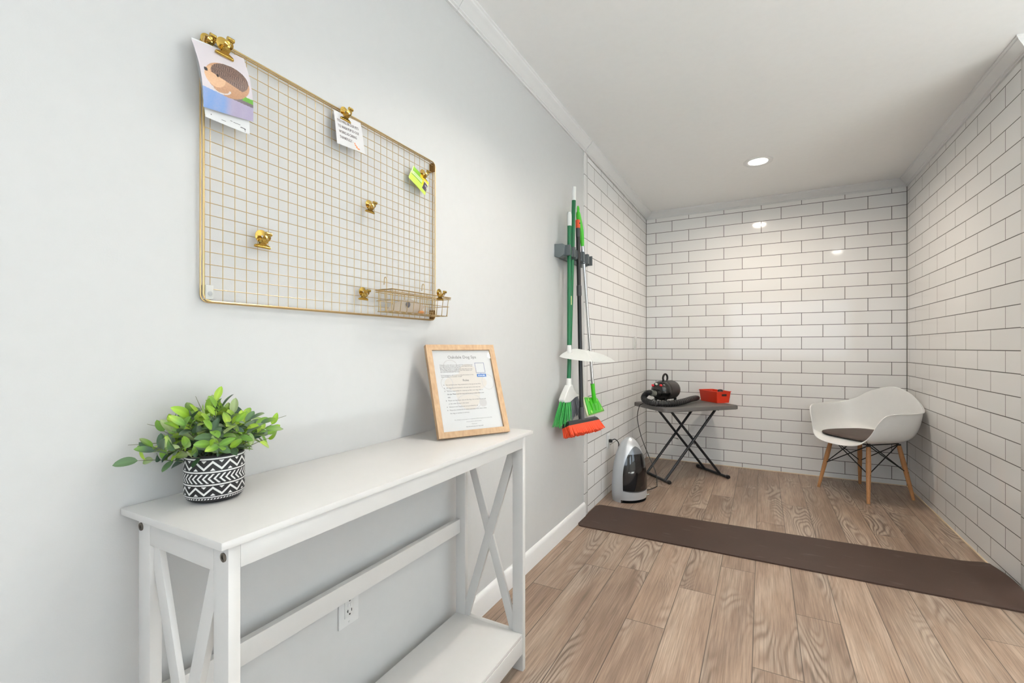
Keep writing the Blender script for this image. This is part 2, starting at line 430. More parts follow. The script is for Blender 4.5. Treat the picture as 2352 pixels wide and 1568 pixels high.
# ---------------------------------------------------------------- wall outlets
def outlet(y0, y1, z0, z1, label, kind='decora', x=0.0):
    t = thing('wall_outlet' if kind != 'blank' else 'wall_plate', label, 'outlet' if kind != 'blank' else 'wall plate', (x, (y0+y1)/2, (z0+z1)/2))
    MB().box((x, y0, z0), (x+.006, y1, z1), bev=.0025).build('cover_plate', mat('outlet_white', (214, 214, 213), .3), t)
    yc = (y0+y1)/2; zc = (z0+z1)/2; h = .034; wd = .0165
    MB().box((x+.002, yc-wd, zc-h), (x+.0085, yc+wd, zc+h), bev=.001).build('receptacle', mat('outlet_insert', (210, 210, 208), .28), t)
    m = MB()
    if kind == 'decora':
        for s in (-1, 1):
            c = zc+s*.019; m = MB()
            m.box((x+.0082, yc-.0078, c-.001), (x+.0092, yc-.0058, c+.007)); m.box((x+.0082, yc-.0095, c+.002), (x+.0092, yc-.0058, c+.004))
            m.box((x+.0082, yc+.0055, c-.001), (x+.0092, yc+.0075, c+.0065))
            m.cyl((x+.0082, yc, c-.007), (x+.0092, yc, c-.007), .0026, seg=12)
            m.build('socket_holes', M_BLACK, t)
        for ya_ in (-.006, .001): MB().box((x+.0082, yc+ya_, zc-.004), (x+.0097, yc+ya_+.005, zc+.004), bev=.0004).build('test_button', mat('outlet_white', (214, 214, 213), .3), t)
    for s in (-1, 1): MB().cyl((x+.006, yc, zc+s*.048), (x+.0068, yc, zc+s*.048), .0026, seg=12).build('screw', mat('screw_white', (205, 205, 203), .3), t)
    return t
outlet(.884, .954, .327, .443, 'white wall outlet with two sockets low behind the console table')
outlet(4.215, 4.30, 1.085, 1.205, 'white blank switch plate on the tiled left wall above the folding table', 'blank')
outlet(3.375, 3.445, .345, .46, 'white wall outlet on the tiled wall beside the vacuum, black plug in it', 'blank')

# ---------------------------------------------------------------- console table
def console():
    t = thing('console_table', 'long narrow white console table with X shaped ends against the left wall', 'table', (.17, .925, 0))
    Y0, Y1 = .412, 1.418; XB, XF = .030, .308; TH = .019; b = .0012
    MB().box((.004, .395, .803), (.320, 1.455, .8155), bev=.0015).build('top', M_WHITE, t)
    for nm, x0, y0 in (('leg', XB, Y0), ('leg', XF-.04, Y0), ('leg', XB, Y1-TH), ('leg', XF-.04, Y1-TH)):
        MB().box((x0, y0, 0), (x0+.04, y0+TH, .803), bev=b).build(nm, M_WHITE, t)
    MB().box((XF-.018, Y0+TH, .762), (XF, Y1-TH, .803), bev=b).build('front_apron', M_WHITE, t)
    MB().box((XB, Y0+TH, .762), (XB+.018, Y1-TH, .803), bev=b).build('back_apron', M_WHITE, t)
    for y0 in (Y0, Y1-TH):
        MB().box((XB+.04, y0, .755), (XF-.04, y0+TH, .803), bev=b).build('end_rail', M_WHITE, t)
        MB().box((XB+.04, y0, .075), (XF-.04, y0+TH, .128), bev=b).build('end_rail', M_WHITE, t)
        yc = y0+TH/2
        xa, xb = XB+.035, XF-.035
        a = MB().obox((xa, yc+.002, .772), (xb, yc+.002, .112), .030, .010, up=(0, 1, 0), bev=b).build('cross_brace', M_WHITE, t)
        a = MB().obox((xb, yc-.0005, .772), (xa, yc-.0005, .112), .030, .0115, up=(0, 1, 0), bev=b).build('cross_brace', M_WHITE, t)
    MB().box((XB+.001, Y0+TH, .425), (XB+.019, Y1-TH, .475), bev=b).build('back_rail', M_WHITE, t)
    MB().box((XB+.002, Y0+TH, .116), (XF-.002, Y1-TH, .128), bev=b).build('shelf', M_WHITE, t)
    MB().box((XF-.018, Y0+TH, .060), (XF-.001, Y1-TH, .116), bev=b).build('shelf_apron', M_WHITE, t)
    MB().box((XB, Y0+TH, .060), (XB+.018, Y1-TH, .116), bev=b).build('shelf_apron', M_WHITE, t)
    for x in (XB+.010, XF-.012):
        m = MB().lathe([(.0035, 0), (.0072, 0), (.0072, .0016), (.0035, .0016)], 20, (x, Y0, .783), R=Matrix.Rotation(radians(90), 3, 'X'))
        m.lathe([(0.0001, .0006), (.0036, .0006)], 20, (x, Y0, .783), R=Matrix.Rotation(radians(90), 3, 'X'))
        o = m.build('bolt', mat('bolt_steel', (120, 112, 102), .4, metal=1), t); o['label'] = 'round steel bolt head'
console()

# ---------------------------------------------------------------- potted plant
def plant():
    cx, cy, z0 = .092, .511, .8165
    t = thing('potted_plant', 'leafy green plant in a black and white patterned pot on the console table', 'plant', (cx, cy, z0))
    R0, HH = .0495, .087
    BK = srgb(26, 25, 26); WH = srgb(226, 225, 222)
    prof = []
    for i in range(0, 9):            # rounded bottom
        a = i/8*pi/2; prof.append((R0-.017+.015*sin(a), .012*(1-cos(a))))
    NZ = 170
    def rad(v):                       # v 0 bottom .. 1 top
        z = v*HH
        if z < .014: a = math.acos(max(-1, min(1, 1-z/.014))); return R0-.016+.016*sin(a)
        return R0+.0008*sin(v*pi)
    def tri(x): x = x % 1; return 1-abs(2*x-1)
    def pc(u, v):
        q = 1-v                       # 0 top .. 1 bottom
        def band(c, h): return abs(q-c) < h
        wh = False
        if band(.042, .013) or band(.317, .014) or band(.588, .014) or band(.845, .013): wh = True
        for a, b in ((.075, .285), (.62, .815)):
            if a < q < b:
                k = (q-a)/(b-a); x = u*11
                y = .13+.74*tri(x)
                if abs(k-y) < .13: wh = True
                if k < .26 and abs(((x+.0) % 1)-.5) < .17*(1-k/.26)+.0 and tri(x) > .6 and False: wh = True
                # small triangles filling the valleys
                xx = abs(((x+.5) % 1)-.5)
                if k > .74 and xx < .15*(k-.74)/.26: wh = True
                xx = abs((x % 1)-.5)
                if k < .26 and xx < .15*(.26-k)/.26: wh = True
        if .345 < q < .56:
            k = (q-.345)/.215; x = u*34+abs(2*k-1)*-.95
            if (x % 1) < .40 and .05 < k < .95: wh = True
        if .872 < q < .905:
            if ((u*60+(q-.872)*10) % 1) < .6: wh = True
        return WH if wh else BK
    mb = MB(); NU = 720
    mb.grid(lambda u, v: (cx+rad(v)*cos(2*pi*u), cy+rad(v)*sin(2*pi*u), z0+v*HH), NU, NZ, pc, closed=True)
    N = mat_attr('pot_ceramic', rough=.55)
    mb.build('pot', N, t, smooth=60)
    MB().lathe([(R0, HH), (R0-.002, HH+.0025), (R0-.005, HH+.002), (R0-.006, HH-.018), (0.0001, HH-.018)], 64, (cx, cy, z0)).build('pot_rim', mat('pot_black', (26, 25, 26), .6), t)
    # stems and leaves
    r = random.Random(11); leaves = MB(); stems = MB()
    base = Vector((cx, cy, z0+HH-.02))
    def leaf(p, d, L, wd, col, tip, roll):
        d = d.normalized(); out = (p-base); out.z = out.z*.6+.035; out.normalize()
        out = (out+Vector((r.uniform(-.55, .55), r.uniform(-.55, .55), r.uniform(-.3, .6)))+Vector((.35, -.25, .1))).normalized()
        side = d.cross(out)
        if side.length < .05: side = d.orthogonal()
        side.normalize(); up = side.cross(d).normalized()
        nl, nw = 9, 4
        curl = r.uniform(-.55, .35); cs = []; vs = []; fs = []
        for i in range(nl+1):
            s_ = i/nl; wv = wd*math.sin(pi*min(1, s_**.9*.98+.01))**.62*(1 if s_ < .98 else .12)
            for j in range(nw+1):
                q = (j/nw-.5)*2
                pt = p+d*(L*s_)+side*(wv*q*.5)+up*(curl*L*s_*s_*.5+abs(q)*wv*.20)
                pt.x = max(pt.x, .006+.001*abs(q)); vs.append(pt)
                c = lerp(col, tip, sm(.25, 1.0, s_)*.8); vein = 1.14 if j == nw//2 else 1-.06*abs(q)
                cs.append(tuple(min(1, x*vein) for x in c[:3])+(1,))
        for i in range(nl):
            for j in range(nw): k = i*(nw+1)+j; fs.append([k, k+1, k+nw+2, k+nw+1])
        leaves.add(vs, fs, cs)
    DK = [srgb(58, 82, 66), srgb(70, 94, 70), srgb(92, 112, 88), srgb(114, 132, 108), srgb(60, 90, 60), srgb(84, 112, 74)]
    LT = [srgb(142, 180, 50), srgb(168, 196, 70), srgb(118, 158, 58), srgb(112, 154, 66), srgb(156, 172, 120)]
    def stem(target, n_leaf, lsize, drop=.0, lite=.5):
        tv = Vector(target); mid = base.lerp(tv, .5)+Vector((0, 0, .026-drop))
        st = base+Vector(((tv.x-cx)*.25, (tv.y-cy)*.25, 0))
        pts = []
        for i in range(11):
            s_ = i/10; pts.append((1-s_)**2*st+2*s_*(1-s_)*mid+s_*s_*tv)
        for q in pts: q.x = max(q.x, .010)
        stems.tube(pts, [.0013-.0008*i/10 for i in range(11)], 6)
        for k in range(n_leaf):
            s_ = .30+.70*k/(n_leaf-1) if n_leaf > 1 else 1
            i = min(9, int(s_*10)); f = s_*10-i; p = pts[i].lerp(pts[i+1], f); dd = (pts[i+1]-pts[i]).normalized()
            a = k*pi+(k//2)*1.3+r.uniform(-.4, .4); perp = dd.orthogonal().normalized(); perp = Matrix.Rotation(a, 3, dd) @ perp
            spread = r.uniform(.8, 1.5) if k < n_leaf-1 else .3
            d = dd*.55+perp*spread+Vector((0, 0, .25))
            is_l = r.random() < lite*(.35+.95*s_)
            c = r.choice(LT if is_l else DK); tp = r.choice(LT) if (is_l or r.random() < .25) else tuple(min(1, x*1.2) for x in c[:3])+(1,)
            L = lsize*r.uniform(.78, 1.12)
            leaf(p, d, L, L*r.uniform(.42, .54), c, tp, 0)
    for k in range(66):
        a = 2*pi*k/66*7+r.uniform(-.3, .3); el = r.uniform(.0, 1.35)
        rr = r.uniform(.055, .088)
        tv = Vector((cx+cos(a)*cos(el)*rr*1.15, cy+sin(a)*cos(el)*rr*1.22, z0+HH+.006+sin(el)*rr*1.0))
        tv.x = max(.016, tv.x)
        stem(tv, r.choice([5, 6, 7]), .0305, lite=.55)
    for tg, n, L in (((.050, .402, .905), 8, .031), ((.05, .425, .925), 5, .030), ((.045, .445, .95), 5, .028), ((.15, .590, .950), 6, .031), ((.16, .575, .925), 5, .030), ((.06, .530, 1.0), 6, .031), ((.07, .60, .945), 5, .030), ((.13, .45, .91), 5, .028)):
        stem(tg, n, L, .02, .6)
    leaves.build('foliage', mat_attr('leaf', rough=.45, spec=.4, sss=.1), t, smooth=60)
    # thin bare sprigs
    for tg in ((.03, .425, .965), (.16, .615, .965), (.045, .50, 1.01), (.02, .40, .93)):
        tv = Vector(tg); stems.tube([base, base.lerp(tv, .55)+Vector((0, 0, .02)), tv], [.0012, .001, .0004], 6)
    stems.build('stems', mat('stem_green', (110, 116, 84), .6), t, smooth=60)
plant()

# ---------------------------------------------------------------- framed rules sheet
def picture_frame():
    BL = Vector((.149, 1.143, .8232)); base = Vector((.13, .219, 0)); L = base.length; ex = base.normalized()
    back = Vector((-ex.y, ex.x, 0)); upv = (back*.12+Vector((0, 0, .292))); HT = upv.length; ez = upv.normalized(); nrm = ex.cross(ez).normalized()
    if nrm.x < 0: nrm = -nrm
    BL = BL+Vector((0, 0, .0))
    def Pt(a, b, o): return BL+ex*a+ez*b+nrm*o
    t = thing('picture_frame', 'light oak picture frame with a printed rules sheet, standing on the console table', 'picture frame', tuple(BL+ex*L/2))
    N = NT('oak_frame'); tc = N.n('ShaderNodeTexCoord')
    mp = N.n('ShaderNodeMapping'); mp.inputs['Scale'].default_value = (60, 60, 8); N.l(tc.outputs['Object'], mp.inputs[0])
    nz = N.n('ShaderNodeTexNoise'); nz.inputs['Scale'].default_value = 2; nz.inputs['Detail'].default_value = 4; N.l(mp.outputs[0], nz.inputs[0])
    N.l(N.mix(nz.outputs['Fac'], srgb(158, 122, 86), srgb(200, 170, 134)), N.b.inputs['Base Color']); N.b.inputs['Roughness'].default_value = .5
    F, T = .019, .017
    m = MB()
    def bar(a0, b0, a1, b1, mi):
        # mitred bar as a prism in frame space
        m.prism(mi, -T, 0, lambda a, b, h: Pt(a, b, h))
    A = [(0, 0), (L, 0), (L-F, F), (F, F)]; B = [(L, 0), (L, HT), (L-F, HT-F), (L-F, F)]
    C_ = [(L, HT), (0, HT), (F, HT-F), (L-F, HT-F)]; D_ = [(0, HT), (0, 0), (F, F), (F, HT-F)]
    for q in (A, B, C_, D_):
        m = MB(); m.prism(q, -T, 0, lambda a, b, h: Pt(a, b, h)); m.build('frame_bar', N.m, t, smooth=0)
    MB().prism([(F*.6, F*.6), (L-F*.6, F*.6), (L-F*.6, HT-F*.6), (F*.6, HT-F*.6)], -.012, -.008, lambda a, b, h: Pt(a, b, h)).build('backing_board', mat('frame_back', (112, 66, 40), .7), t, smooth=0)
    sheet = MB().prism([(F-.001, F-.001), (L-F+.001, F-.001), (L-F+.001, HT-F+.001), (F-.001, HT-F+.001)], -.008, -.0075, lambda a, b, h: Pt(a, b, h)).build('printed_sheet', mat('paper_white', (206, 206, 205), .6), t, smooth=0)
    g = NT('frame_glass'); tr = g.n('ShaderNodeBsdfTransparent'); gl = g.n('ShaderNodeBsdfGlossy'); gl.inputs['Roughness'].default_value = .02
    fz = g.n('ShaderNodeLayerWeight'); fz.inputs[0].default_value = .5; mx = g.n('ShaderNodeMixShader')
    g.l(g.math('MULTIPLY_ADD', g.math('POWER', fz.outputs[1], 5.0), .85, .04), mx.inputs[0]); g.l(tr.outputs[0], mx.inputs[1]); g.l(gl.outputs[0], mx.inputs[2]); g.l(mx.outputs[0], g.out.inputs[0])
    MB().prism([(F-.001, F-.001), (L-F+.001, F-.001), (L-F+.001, HT-F+.001), (F-.001, HT-F+.001)], -.0045, -.0035, lambda a, b, h: Pt(a, b, h)).build('glass', g.m, t, smooth=0)
    # printing
    iw, ih = L-2*F, HT-2*F
    Q = lambda u, v, o=-.0072: Pt(F+iw*u, HT-F-ih*v, o)
    def disc(u, v, ru, rv, o, r0=0):
        mb = MB(); n = 48; c = []
        vs = [Q(u+ru*cos(2*pi*k/n), v+rv*sin(2*pi*k/n), o) for k in range(n)]
        if r0: vs += [Q(u+ru*r0*cos(2*pi*k/n), v+rv*r0*sin(2*pi*k/n), o) for k in range(n)]; fs = [[k, (k+1) % n, n+(k+1) % n, n+k] for k in range(n)]
        else: fs = [list(range(n))]
        mb.add(vs, fs); return mb
    cream = MB(); grey = MB()
    for a in ((.50, .42, .36, .12, -.00742), (.50, .56, .20, .20, -.00741), (.56, .30, .16, .12, -.00740)): d_ = disc(*a); cream.add(d_.v, d_.f)
    cream.build('watermark', mat('print_cream', (207, 200, 191), .6), sheet, smooth=0)
    for a in ((.28, .20, .12, .08, -.00737, .88), (.18, .42, .10, .09, -.00737, .9), (.88, .42, .11, .10, -.00737, .92), (.50, .66, .21, .10, -.00737, .94), (.73, .68, .065, .05, -.00737, .72)): d_ = disc(*a); grey.add(d_.v, d_.f)
    d_ = disc(.73, .68, .05, .038, -.00738); grey.add(d_.v, d_.f)
    grey.build('watermark', mat('print_pale_grey', (193, 190, 189), .6), sheet, smooth=0)
    tx = MB()
    def line(s, u, v, size, align='LEFT', bold=0, target=tx, width=None):
        text_into(target, s, size, Q(u, v, -.0071), ex, ez, align, bold)
    line('Oakdale Dog Spa', .50, .106, .0152, 'CENTER', .0)
    sz = .0066
    for i, s in enumerate(('Welcome to the self serve dog wash! We are excited that', 'you have chosen to bathe your dog in our clean and cosy', 'spa. We hope that you both enjoy it.', 'When the program is running, please stay with your dog.',
                           'To schedule a wash or to pay for your visit, please scan', 'the code here and start the wash.')):
        line(s, .10, .195+i*.0175, sz*.78, bold=.00004)
    for i, s in enumerate(('In an emergency, call or text us using the number on the', 'door or speak to a member of staff.')): line(s, .10, .325+i*.019, sz*.78, bold=.00004)
    line('Rules', .50, .40, .0105, 'CENTER', .0001)
    rules = [('Do not leave your dog unattended in the spa at any time.', 1), ('All dogs must be leashed in the spa and on the way out.', 1), ('You are responsible for cleaning up after your dog while in', 1), ('the spa. Please use the mop and broom provided after your', 2),
             ('visit.', 2), ('Please use the dryer only on the dog, not on the floor or tub', 1), ('or the other things in the room.', 0), ('Shampoo and conditioner are provided for all.', 1), ('Please be considerate of others and keep noise down when', 1), ('the dog or another is nervous.', 0)]
    v = .445
    for s, k in rules:
        line(s, .155, v, sz*.84, bold=.00012 if k == 2 else .00005)
        if k == 1: d_ = disc(.125, v-.006, .006, .0048, -.0071); tx.add(d_.v, d_.f)
        v += .0385
    for i, s in enumerate(('Any damage to the property or equipment will be charged to the card on file', 'and you may be asked to leave.', 'Thank you!', 'Have fun and enjoy your dog wash!')):
        line(s, .52, .872+i*.030, sz*.66, 'CENTER', .0 if i < 3 else .00006)
    tx.build('printed_text', mat('print_ink', (84, 84, 87), .6), sheet, smooth=0)
    bl = MB(); a0, a1, v0, v1 = .70, .865, .165, .300
    for p in (((a0, v0), (a1, v0), (a1, v0+.006), (a0, v0+.006)), ((a0, v1-.006), (a1, v1-.006), (a1, v1), (a0, v1)), ((a0, v0), (a0+.008, v0), (a0+.008, v1), (a0, v1)), ((a1-.008, v0), (a1, v0), (a1, v1), (a1-.008, v1))):
        bl.add([Q(*q, -.0071) for q in p], [[0, 1, 2, 3]])
    bl.build('square_outline', mat('print_slate', (110, 122, 150), .6), sheet, smooth=0)
    b2 = MB().add([Q(*q, -.0071) for q in ((.705, .313), (.77, .313), (.78, .303), (.79, .313), (.87, .313), (.87, .352), (.705, .352))], [[0, 1, 2, 3, 4, 5, 6]])
    b2.build('blue_band', mat('print_blue', (52, 108, 176), .6), sheet, smooth=0)
    t2 = MB(); text_into(t2, 'SCAN ME', .0062, Q(.787, .341, -.0070), ex, ez, 'CENTER', .0001); t2.build('band_text', mat('print_white', (235, 238, 242), .6), sheet, smooth=0)
    # easel leg
    e0 = Pt(L*.36, .17, -.014); e1 = Vector((*(BL+ex*L*.30+back*.115).xy, .8170))
    wv = ex*.026
    MB().add([e0-wv, e0+wv, e1+wv*1.1, e1-wv*1.1]+[q+nrm*-.003 for q in (e0-wv, e0+wv, e1+wv*1.1, e1-wv*1.1)], [[0, 1, 2, 3], [7, 6, 5, 4], [0, 4, 5, 1], [1, 5, 6, 2], [2, 6, 7, 3], [3, 7, 4, 0]]).build('easel_leg', mat('frame_back', (112, 66, 40), .7), t, smooth=0)
picture_frame()

# ---------------------------------------------------------------- gold wire mesh board
GX = .016
def wire_board():
    y0, y1, z0, z1 = .530, 1.293, 1.2015, 1.752
    t = thing('wire_mesh_board', 'gold wire grid memo board on the painted wall above the console table', 'memo board', (GX, (y0+y1)/2, z0))
    def rr(ya, yb, za, zb, r, x):
        P = []
        for cy, cz, a0 in ((yb-r, zb-r, 0), (ya+r, zb-r, 90), (ya+r, za+r, 180), (yb-r, za+r, 270)):
            for k in range(7): a = radians(a0+15*k); P.append((x, cy+r*cos(a), cz+r*sin(a)))
        return P
    MB().tube(rr(y0, y1, z0, z1, .016, GX), .0023, 8, closed=True).build('frame', M_GOLD, t)
    MB().tube(rr(y0-.001, y1+.001, z0-.001, z1+.001, .016, GX-.010), .0018, 8, closed=True).build('back_frame', M_GOLD, t)
    m = MB(); n = 29
    for i in range(n):
        y = .5435+.0257*i
        if y < y1-.004: m.cyl((GX-.0012, y, z0), (GX-.0012, y, z1), .00078, seg=6)
    k = 0; z = z0+.0255
    while z < z1-.004: m.cyl((GX+.0006, y0, z), (GX+.0006, y1, z), .00078, seg=6); z += .0256
    m.build('wire_grid', M_GOLD, t)
    o = MB().box((.001, y0+.002, z0+.004), (GX+.004, y0+.018, z0+.034), bev=.002).build('wall_clip', mat('clear_plastic', (225, 226, 222), .15, alpha=.7), t); o['label'] = 'clear plastic wall clip with a steel screw'
    MB().cyl((GX+.004, y0+.010, z0+.016), (GX+.006, y0+.010, z0+.016), .0045, seg=14).build('screw', M_CHROME, o)
    for yy, zz in ((y1-.014, z1-.036), (y1-.014, z0+.002), (y0+.002, z1-.036)):
        mb = MB().box((.001, yy, zz), (GX+.003, yy+.005, zz+.032), bev=.001).box((.001, yy+.007, zz+.004), (GX+.002, yy+.012, zz+.032), bev=.001)
        o = mb.build('corner_bracket', M_BRONZE, t); o['label'] = 'bronze corner bracket'
wire_board()

def clip(y, z, label, x=GX+.002, s=1.0, turn=0.0):
    t = thing('bulldog_clip', label, 'clip', (x, y, z), group='gold bulldog clips on the wire board')
    Rz = Matrix.Rotation(turn, 3, 'Z')
    def L(a, o, h): p = Rz @ Vector((o*s, a*s, h*s)); return Vector((x, y, z))+p
    def plate(o0, tilt, r, hole, ring=True):
        mb = MB(); n = 28; vs = []; fs = []; R = Matrix.Rotation(tilt, 3, 'Y')
        for off in (0, .0009):
            for rad in (r, hole):
                for k in range(n):
                    a = 2*pi*k/n; dome = .0025*(1-(rad/r)**2)
                    p = R @ Vector((off+dome, rad*cos(a), rad*sin(a)+r*.9)); vs.append(L(p.y, o0+p.x, p.z-.010))
        for q in range(n):
            q2 = (q+1) % n
            fs += [[q, q2, n+q2, n+q], [2*n+q, 3*n+q, 3*n+q2, 2*n+q2], [q, 2*n+q, 2*n+q2, q2], [n+q, n+q2, 3*n+q2, 3*n+q]]
        mb.add(vs, fs)
        # neck down to the jaw
        nk = [(-.0055, -.006), (.0055, -.006), (.0065, -.014), (.016, -.0165), (.016, -.020), (-.016, -.020), (-.016, -.0165), (-.0065, -.014)]
        mb.prism(nk, 0, .0009, lambda a, b, h: L(a, o0+h+(max(0, -b-.006))*(.25 if o0 < .006 else -.75), b))
        return mb
    plate(.001, 0, .0135, .0022).build('rear_plate', M_BRASS, t)
    plate(.013, radians(38), .0085, .0028).build('front_plate', M_BRASS, t)
    mb = MB(); mb.cyl(L(-.007, .0085, -.008), L(.007, .0085, -.008), .0045*s, seg=18); mb.build('spring', M_BRASS, t)
    MB().cyl(L(-.0165, .0045, -.0195), L(.0165, .0045, -.0195), .0026*s, seg=14).build('jaw', M_BRASS, t)
    mb = MB(); mb.tube([L(-.006+.003*k, .0215+.003, .004) for k in range(5)], [.004*s]*5, 14); mb.build('handle_curl', M_BRASS, t)
    return t
clip(.6525, 1.357, 'gold bulldog clip, empty, towards the lower left of the wire board', s=1.12)
clip(.981, 1.519, 'gold bulldog clip, empty, near the middle of the wire board')
clip(.956, 1.263, 'gold bulldog clip, empty, at the bottom of the wire board left of the basket')
clip(1.222, 1.283, 'gold bulldog clip pinched on the front rim of the wire basket', x=.087)
clip(1.218, 1.688, 'gold bulldog clip holding the small green packet', x=.022)
clip(.887, 1.745, 'gold bulldog clip holding the small white note card', x=.022, s=1.05)
clip(.560, 1.737, 'gold bulldog clip holding the hedgehog photo sheet by its top edge', x=.032, s=1.1)
clip(.538, 1.741, 'gold bulldog clip at the top left corner of the wire board, mostly behind the photo', x=.012, s=.95)

def sheet_surface(TL, TR, BL, BR, bulge=0, curl=0, curlx=0):
    TL, TR, BL, BR = map(Vector, (TL, TR, BL, BR))
    def f(u, v, o=0):
        p = TL.lerp(TR, u).lerp(BL.lerp(BR, u), v)
        p = p+Vector((bulge*sin(pi*v)+curl*(v**3)+curlx*(1-u)**2*v+o, 0, 0)); return p
    return f
def hedgehog_sheet():
    t = thing('hanging_photo_sheet', 'glossy photo of a brown hedgehog clipped to the top left of the wire board', 'photo print', (.03, .56, 1.57))
    back = sheet_surface((.024, .503, 1.725), (.022, .610, 1.742), (.036, .520, 1.570), (.028, .620, 1.577), .004, 0, .006)
    mb = MB(); mb.grid(lambda u, v: back(u, v), 16, 20); mb.grid(lambda u, v: back(u, v, -.0006), 16, 20)
    o = mb.build('lower_page', mat('page_white', (218, 219, 220), .35), t, smooth=80)
    fr = sheet_surface((.030, .500, 1.718), (.028, .606, 1.738), (.046, .512, 1.584), (.038, .624, 1.606), .010, -.004, .008)
    r = random.Random(3)
    def col(u, v):
        # printed picture: u across, v down
        bg = lerp(srgb(216, 208, 212), srgb(205, 196, 200), v); c = bg
        # ground strip and cloth
        edge = .70+.10*u
        if v > edge-.12 and u > .25: c = lerp(c, srgb(72, 60, 62), .85*sm(.25, .5, u))
        if v > edge: c = lerp(srgb(112, 150, 205), srgb(160, 150, 178), sm(.35, .6, u)); c = lerp(c, srgb(188, 178, 196), .22*r.random()+.10*(.5+.5*sin(u*23+v*9)))
        if u > .78 and 0 < v-(edge-.12) < .07: c = srgb(96, 160, 50)
        # body
        bx, by = (u-.52)/.43, (v-.50)/.255
        if bx*bx+by*by < 1: c = lerp(srgb(200, 154, 116), srgb(150, 108, 82), r.random()*.6+.3*sm(.4, .9, v))
        # head
        hx, hy = (u-.27)/.20, (v-.50)/.155
        if hx*hx+hy*hy < 1: c = lerp(srgb(218, 176, 138), srgb(192, 146, 108), r.random()*.7)
        # spines
        sx, sy = (u-.57)/.37, (v-.44)/.20
        if sx*sx+sy*sy < 1 and v < .40+.27*max(0, u-.22)+.05 or (sx*sx+sy*sy < 1 and v < .38):
            k = sin((u*1.0-v*.6)*150+3*sin(v*60)+r.uniform(-.9, .9)); c = lerp(srgb(78, 58, 52), srgb(140, 110, 96), sm(-.3, .8, k)*.9)
        if ((u-.11)/.035)**2+((v-.43)/.03)**2 < 1: c = srgb(36, 30, 32)
        if ((u-.32)/.022)**2+((v-.475)/.022)**2 < 1: c = srgb(44, 32, 28)
        # pale strap below
        q = ((u-.36)/.18)**2+((v-.66)/.07)**2
        if .72 < q < 1.15 and v > .655: c = srgb(206, 198, 196)
        return c
    mb = MB(); mb.grid(lambda u, v: fr(u, v), 110, 150, col); 
    o2 = mb.build('photo_page', mat_attr('photo_gloss', rough=.22, coat=.5), t, smooth=80)
    mb = MB(); mb.grid(lambda u, v: fr(u, v, -.0007), 16, 20); mb.build('page_back', mat('page_white', (218, 219, 220), .35), o2, smooth=80)
    # small marks on the lower page
    tm = MB()
    for u, v, wd, h in ((.12, .935, .02, .012), (.35, .95, .10, .006), (.55, .915, .05, .006), (.62, .92, .16, .006), (.78, .945, .10, .010), (.87, .948, .03, .02), (.88, .975, .015, .01)):
        MB().add([back(u, v, .0006), back(u+wd, v, .0006), back(u+wd, v+h, .0006), back(u, v+h, .0006)], [[0, 1, 2, 3]]).build('printed_mark', mat('print_ink', (84, 84, 87), .6), o, smooth=0)
hedgehog_sheet()
def note_card():
    t = thing('note_card', 'small white note card with lettering and an orange doodle on the wire board', 'note card', (.028, .90, 1.66))
    f = sheet_surface((.0265, .848, 1.736), (.0265, .942, 1.7405), (.028, .858, 1.6515), (.028, .957, 1.6585), .001)
    mb = MB(); mb.grid(lambda u, v: f(u, v), 8, 8); mb.grid(lambda u, v: f(u, v, -.0006), 8, 8)
    c = mb.build('card', mat('card_white', (212, 211, 211), .5), t, smooth=80)
    ex = (f(1, .5)-f(0, .5)).normalized(); ey = (f(.5, 0)-f(.5, 1)).normalized()
    tx = MB()
    for i, s in enumerate(('YOU WILL BE OUR PETS', 'TO WASH PUP SO OUR', 'WORKS AS CARING', 'THANKFULLY -')):
        text_into(tx, s, .0098, f(.08+.012*i, .30+.165*i, .0008), ex, ey, 'LEFT', .0002, 1.0, .70)
    tx.build('lettering', mat('ink_grey', (120, 112, 112), .6), c, smooth=0)
    dd = MB()
    for (a, b, ra, rb) in ((.66, .84, .035, .02), (.70, .89, .03, .035), (.76, .93, .05, .025), (.64, .79, .03, .015)):
        dd.add([f(a+ra*cos(k*pi/8), b+rb*sin(k*pi/8), .0008+ra*.002) for k in range(16)], [list(range(16))])
    dd.build('doodle', mat('doodle_orange', (232, 138, 84), .6), c, smooth=0)
note_card()
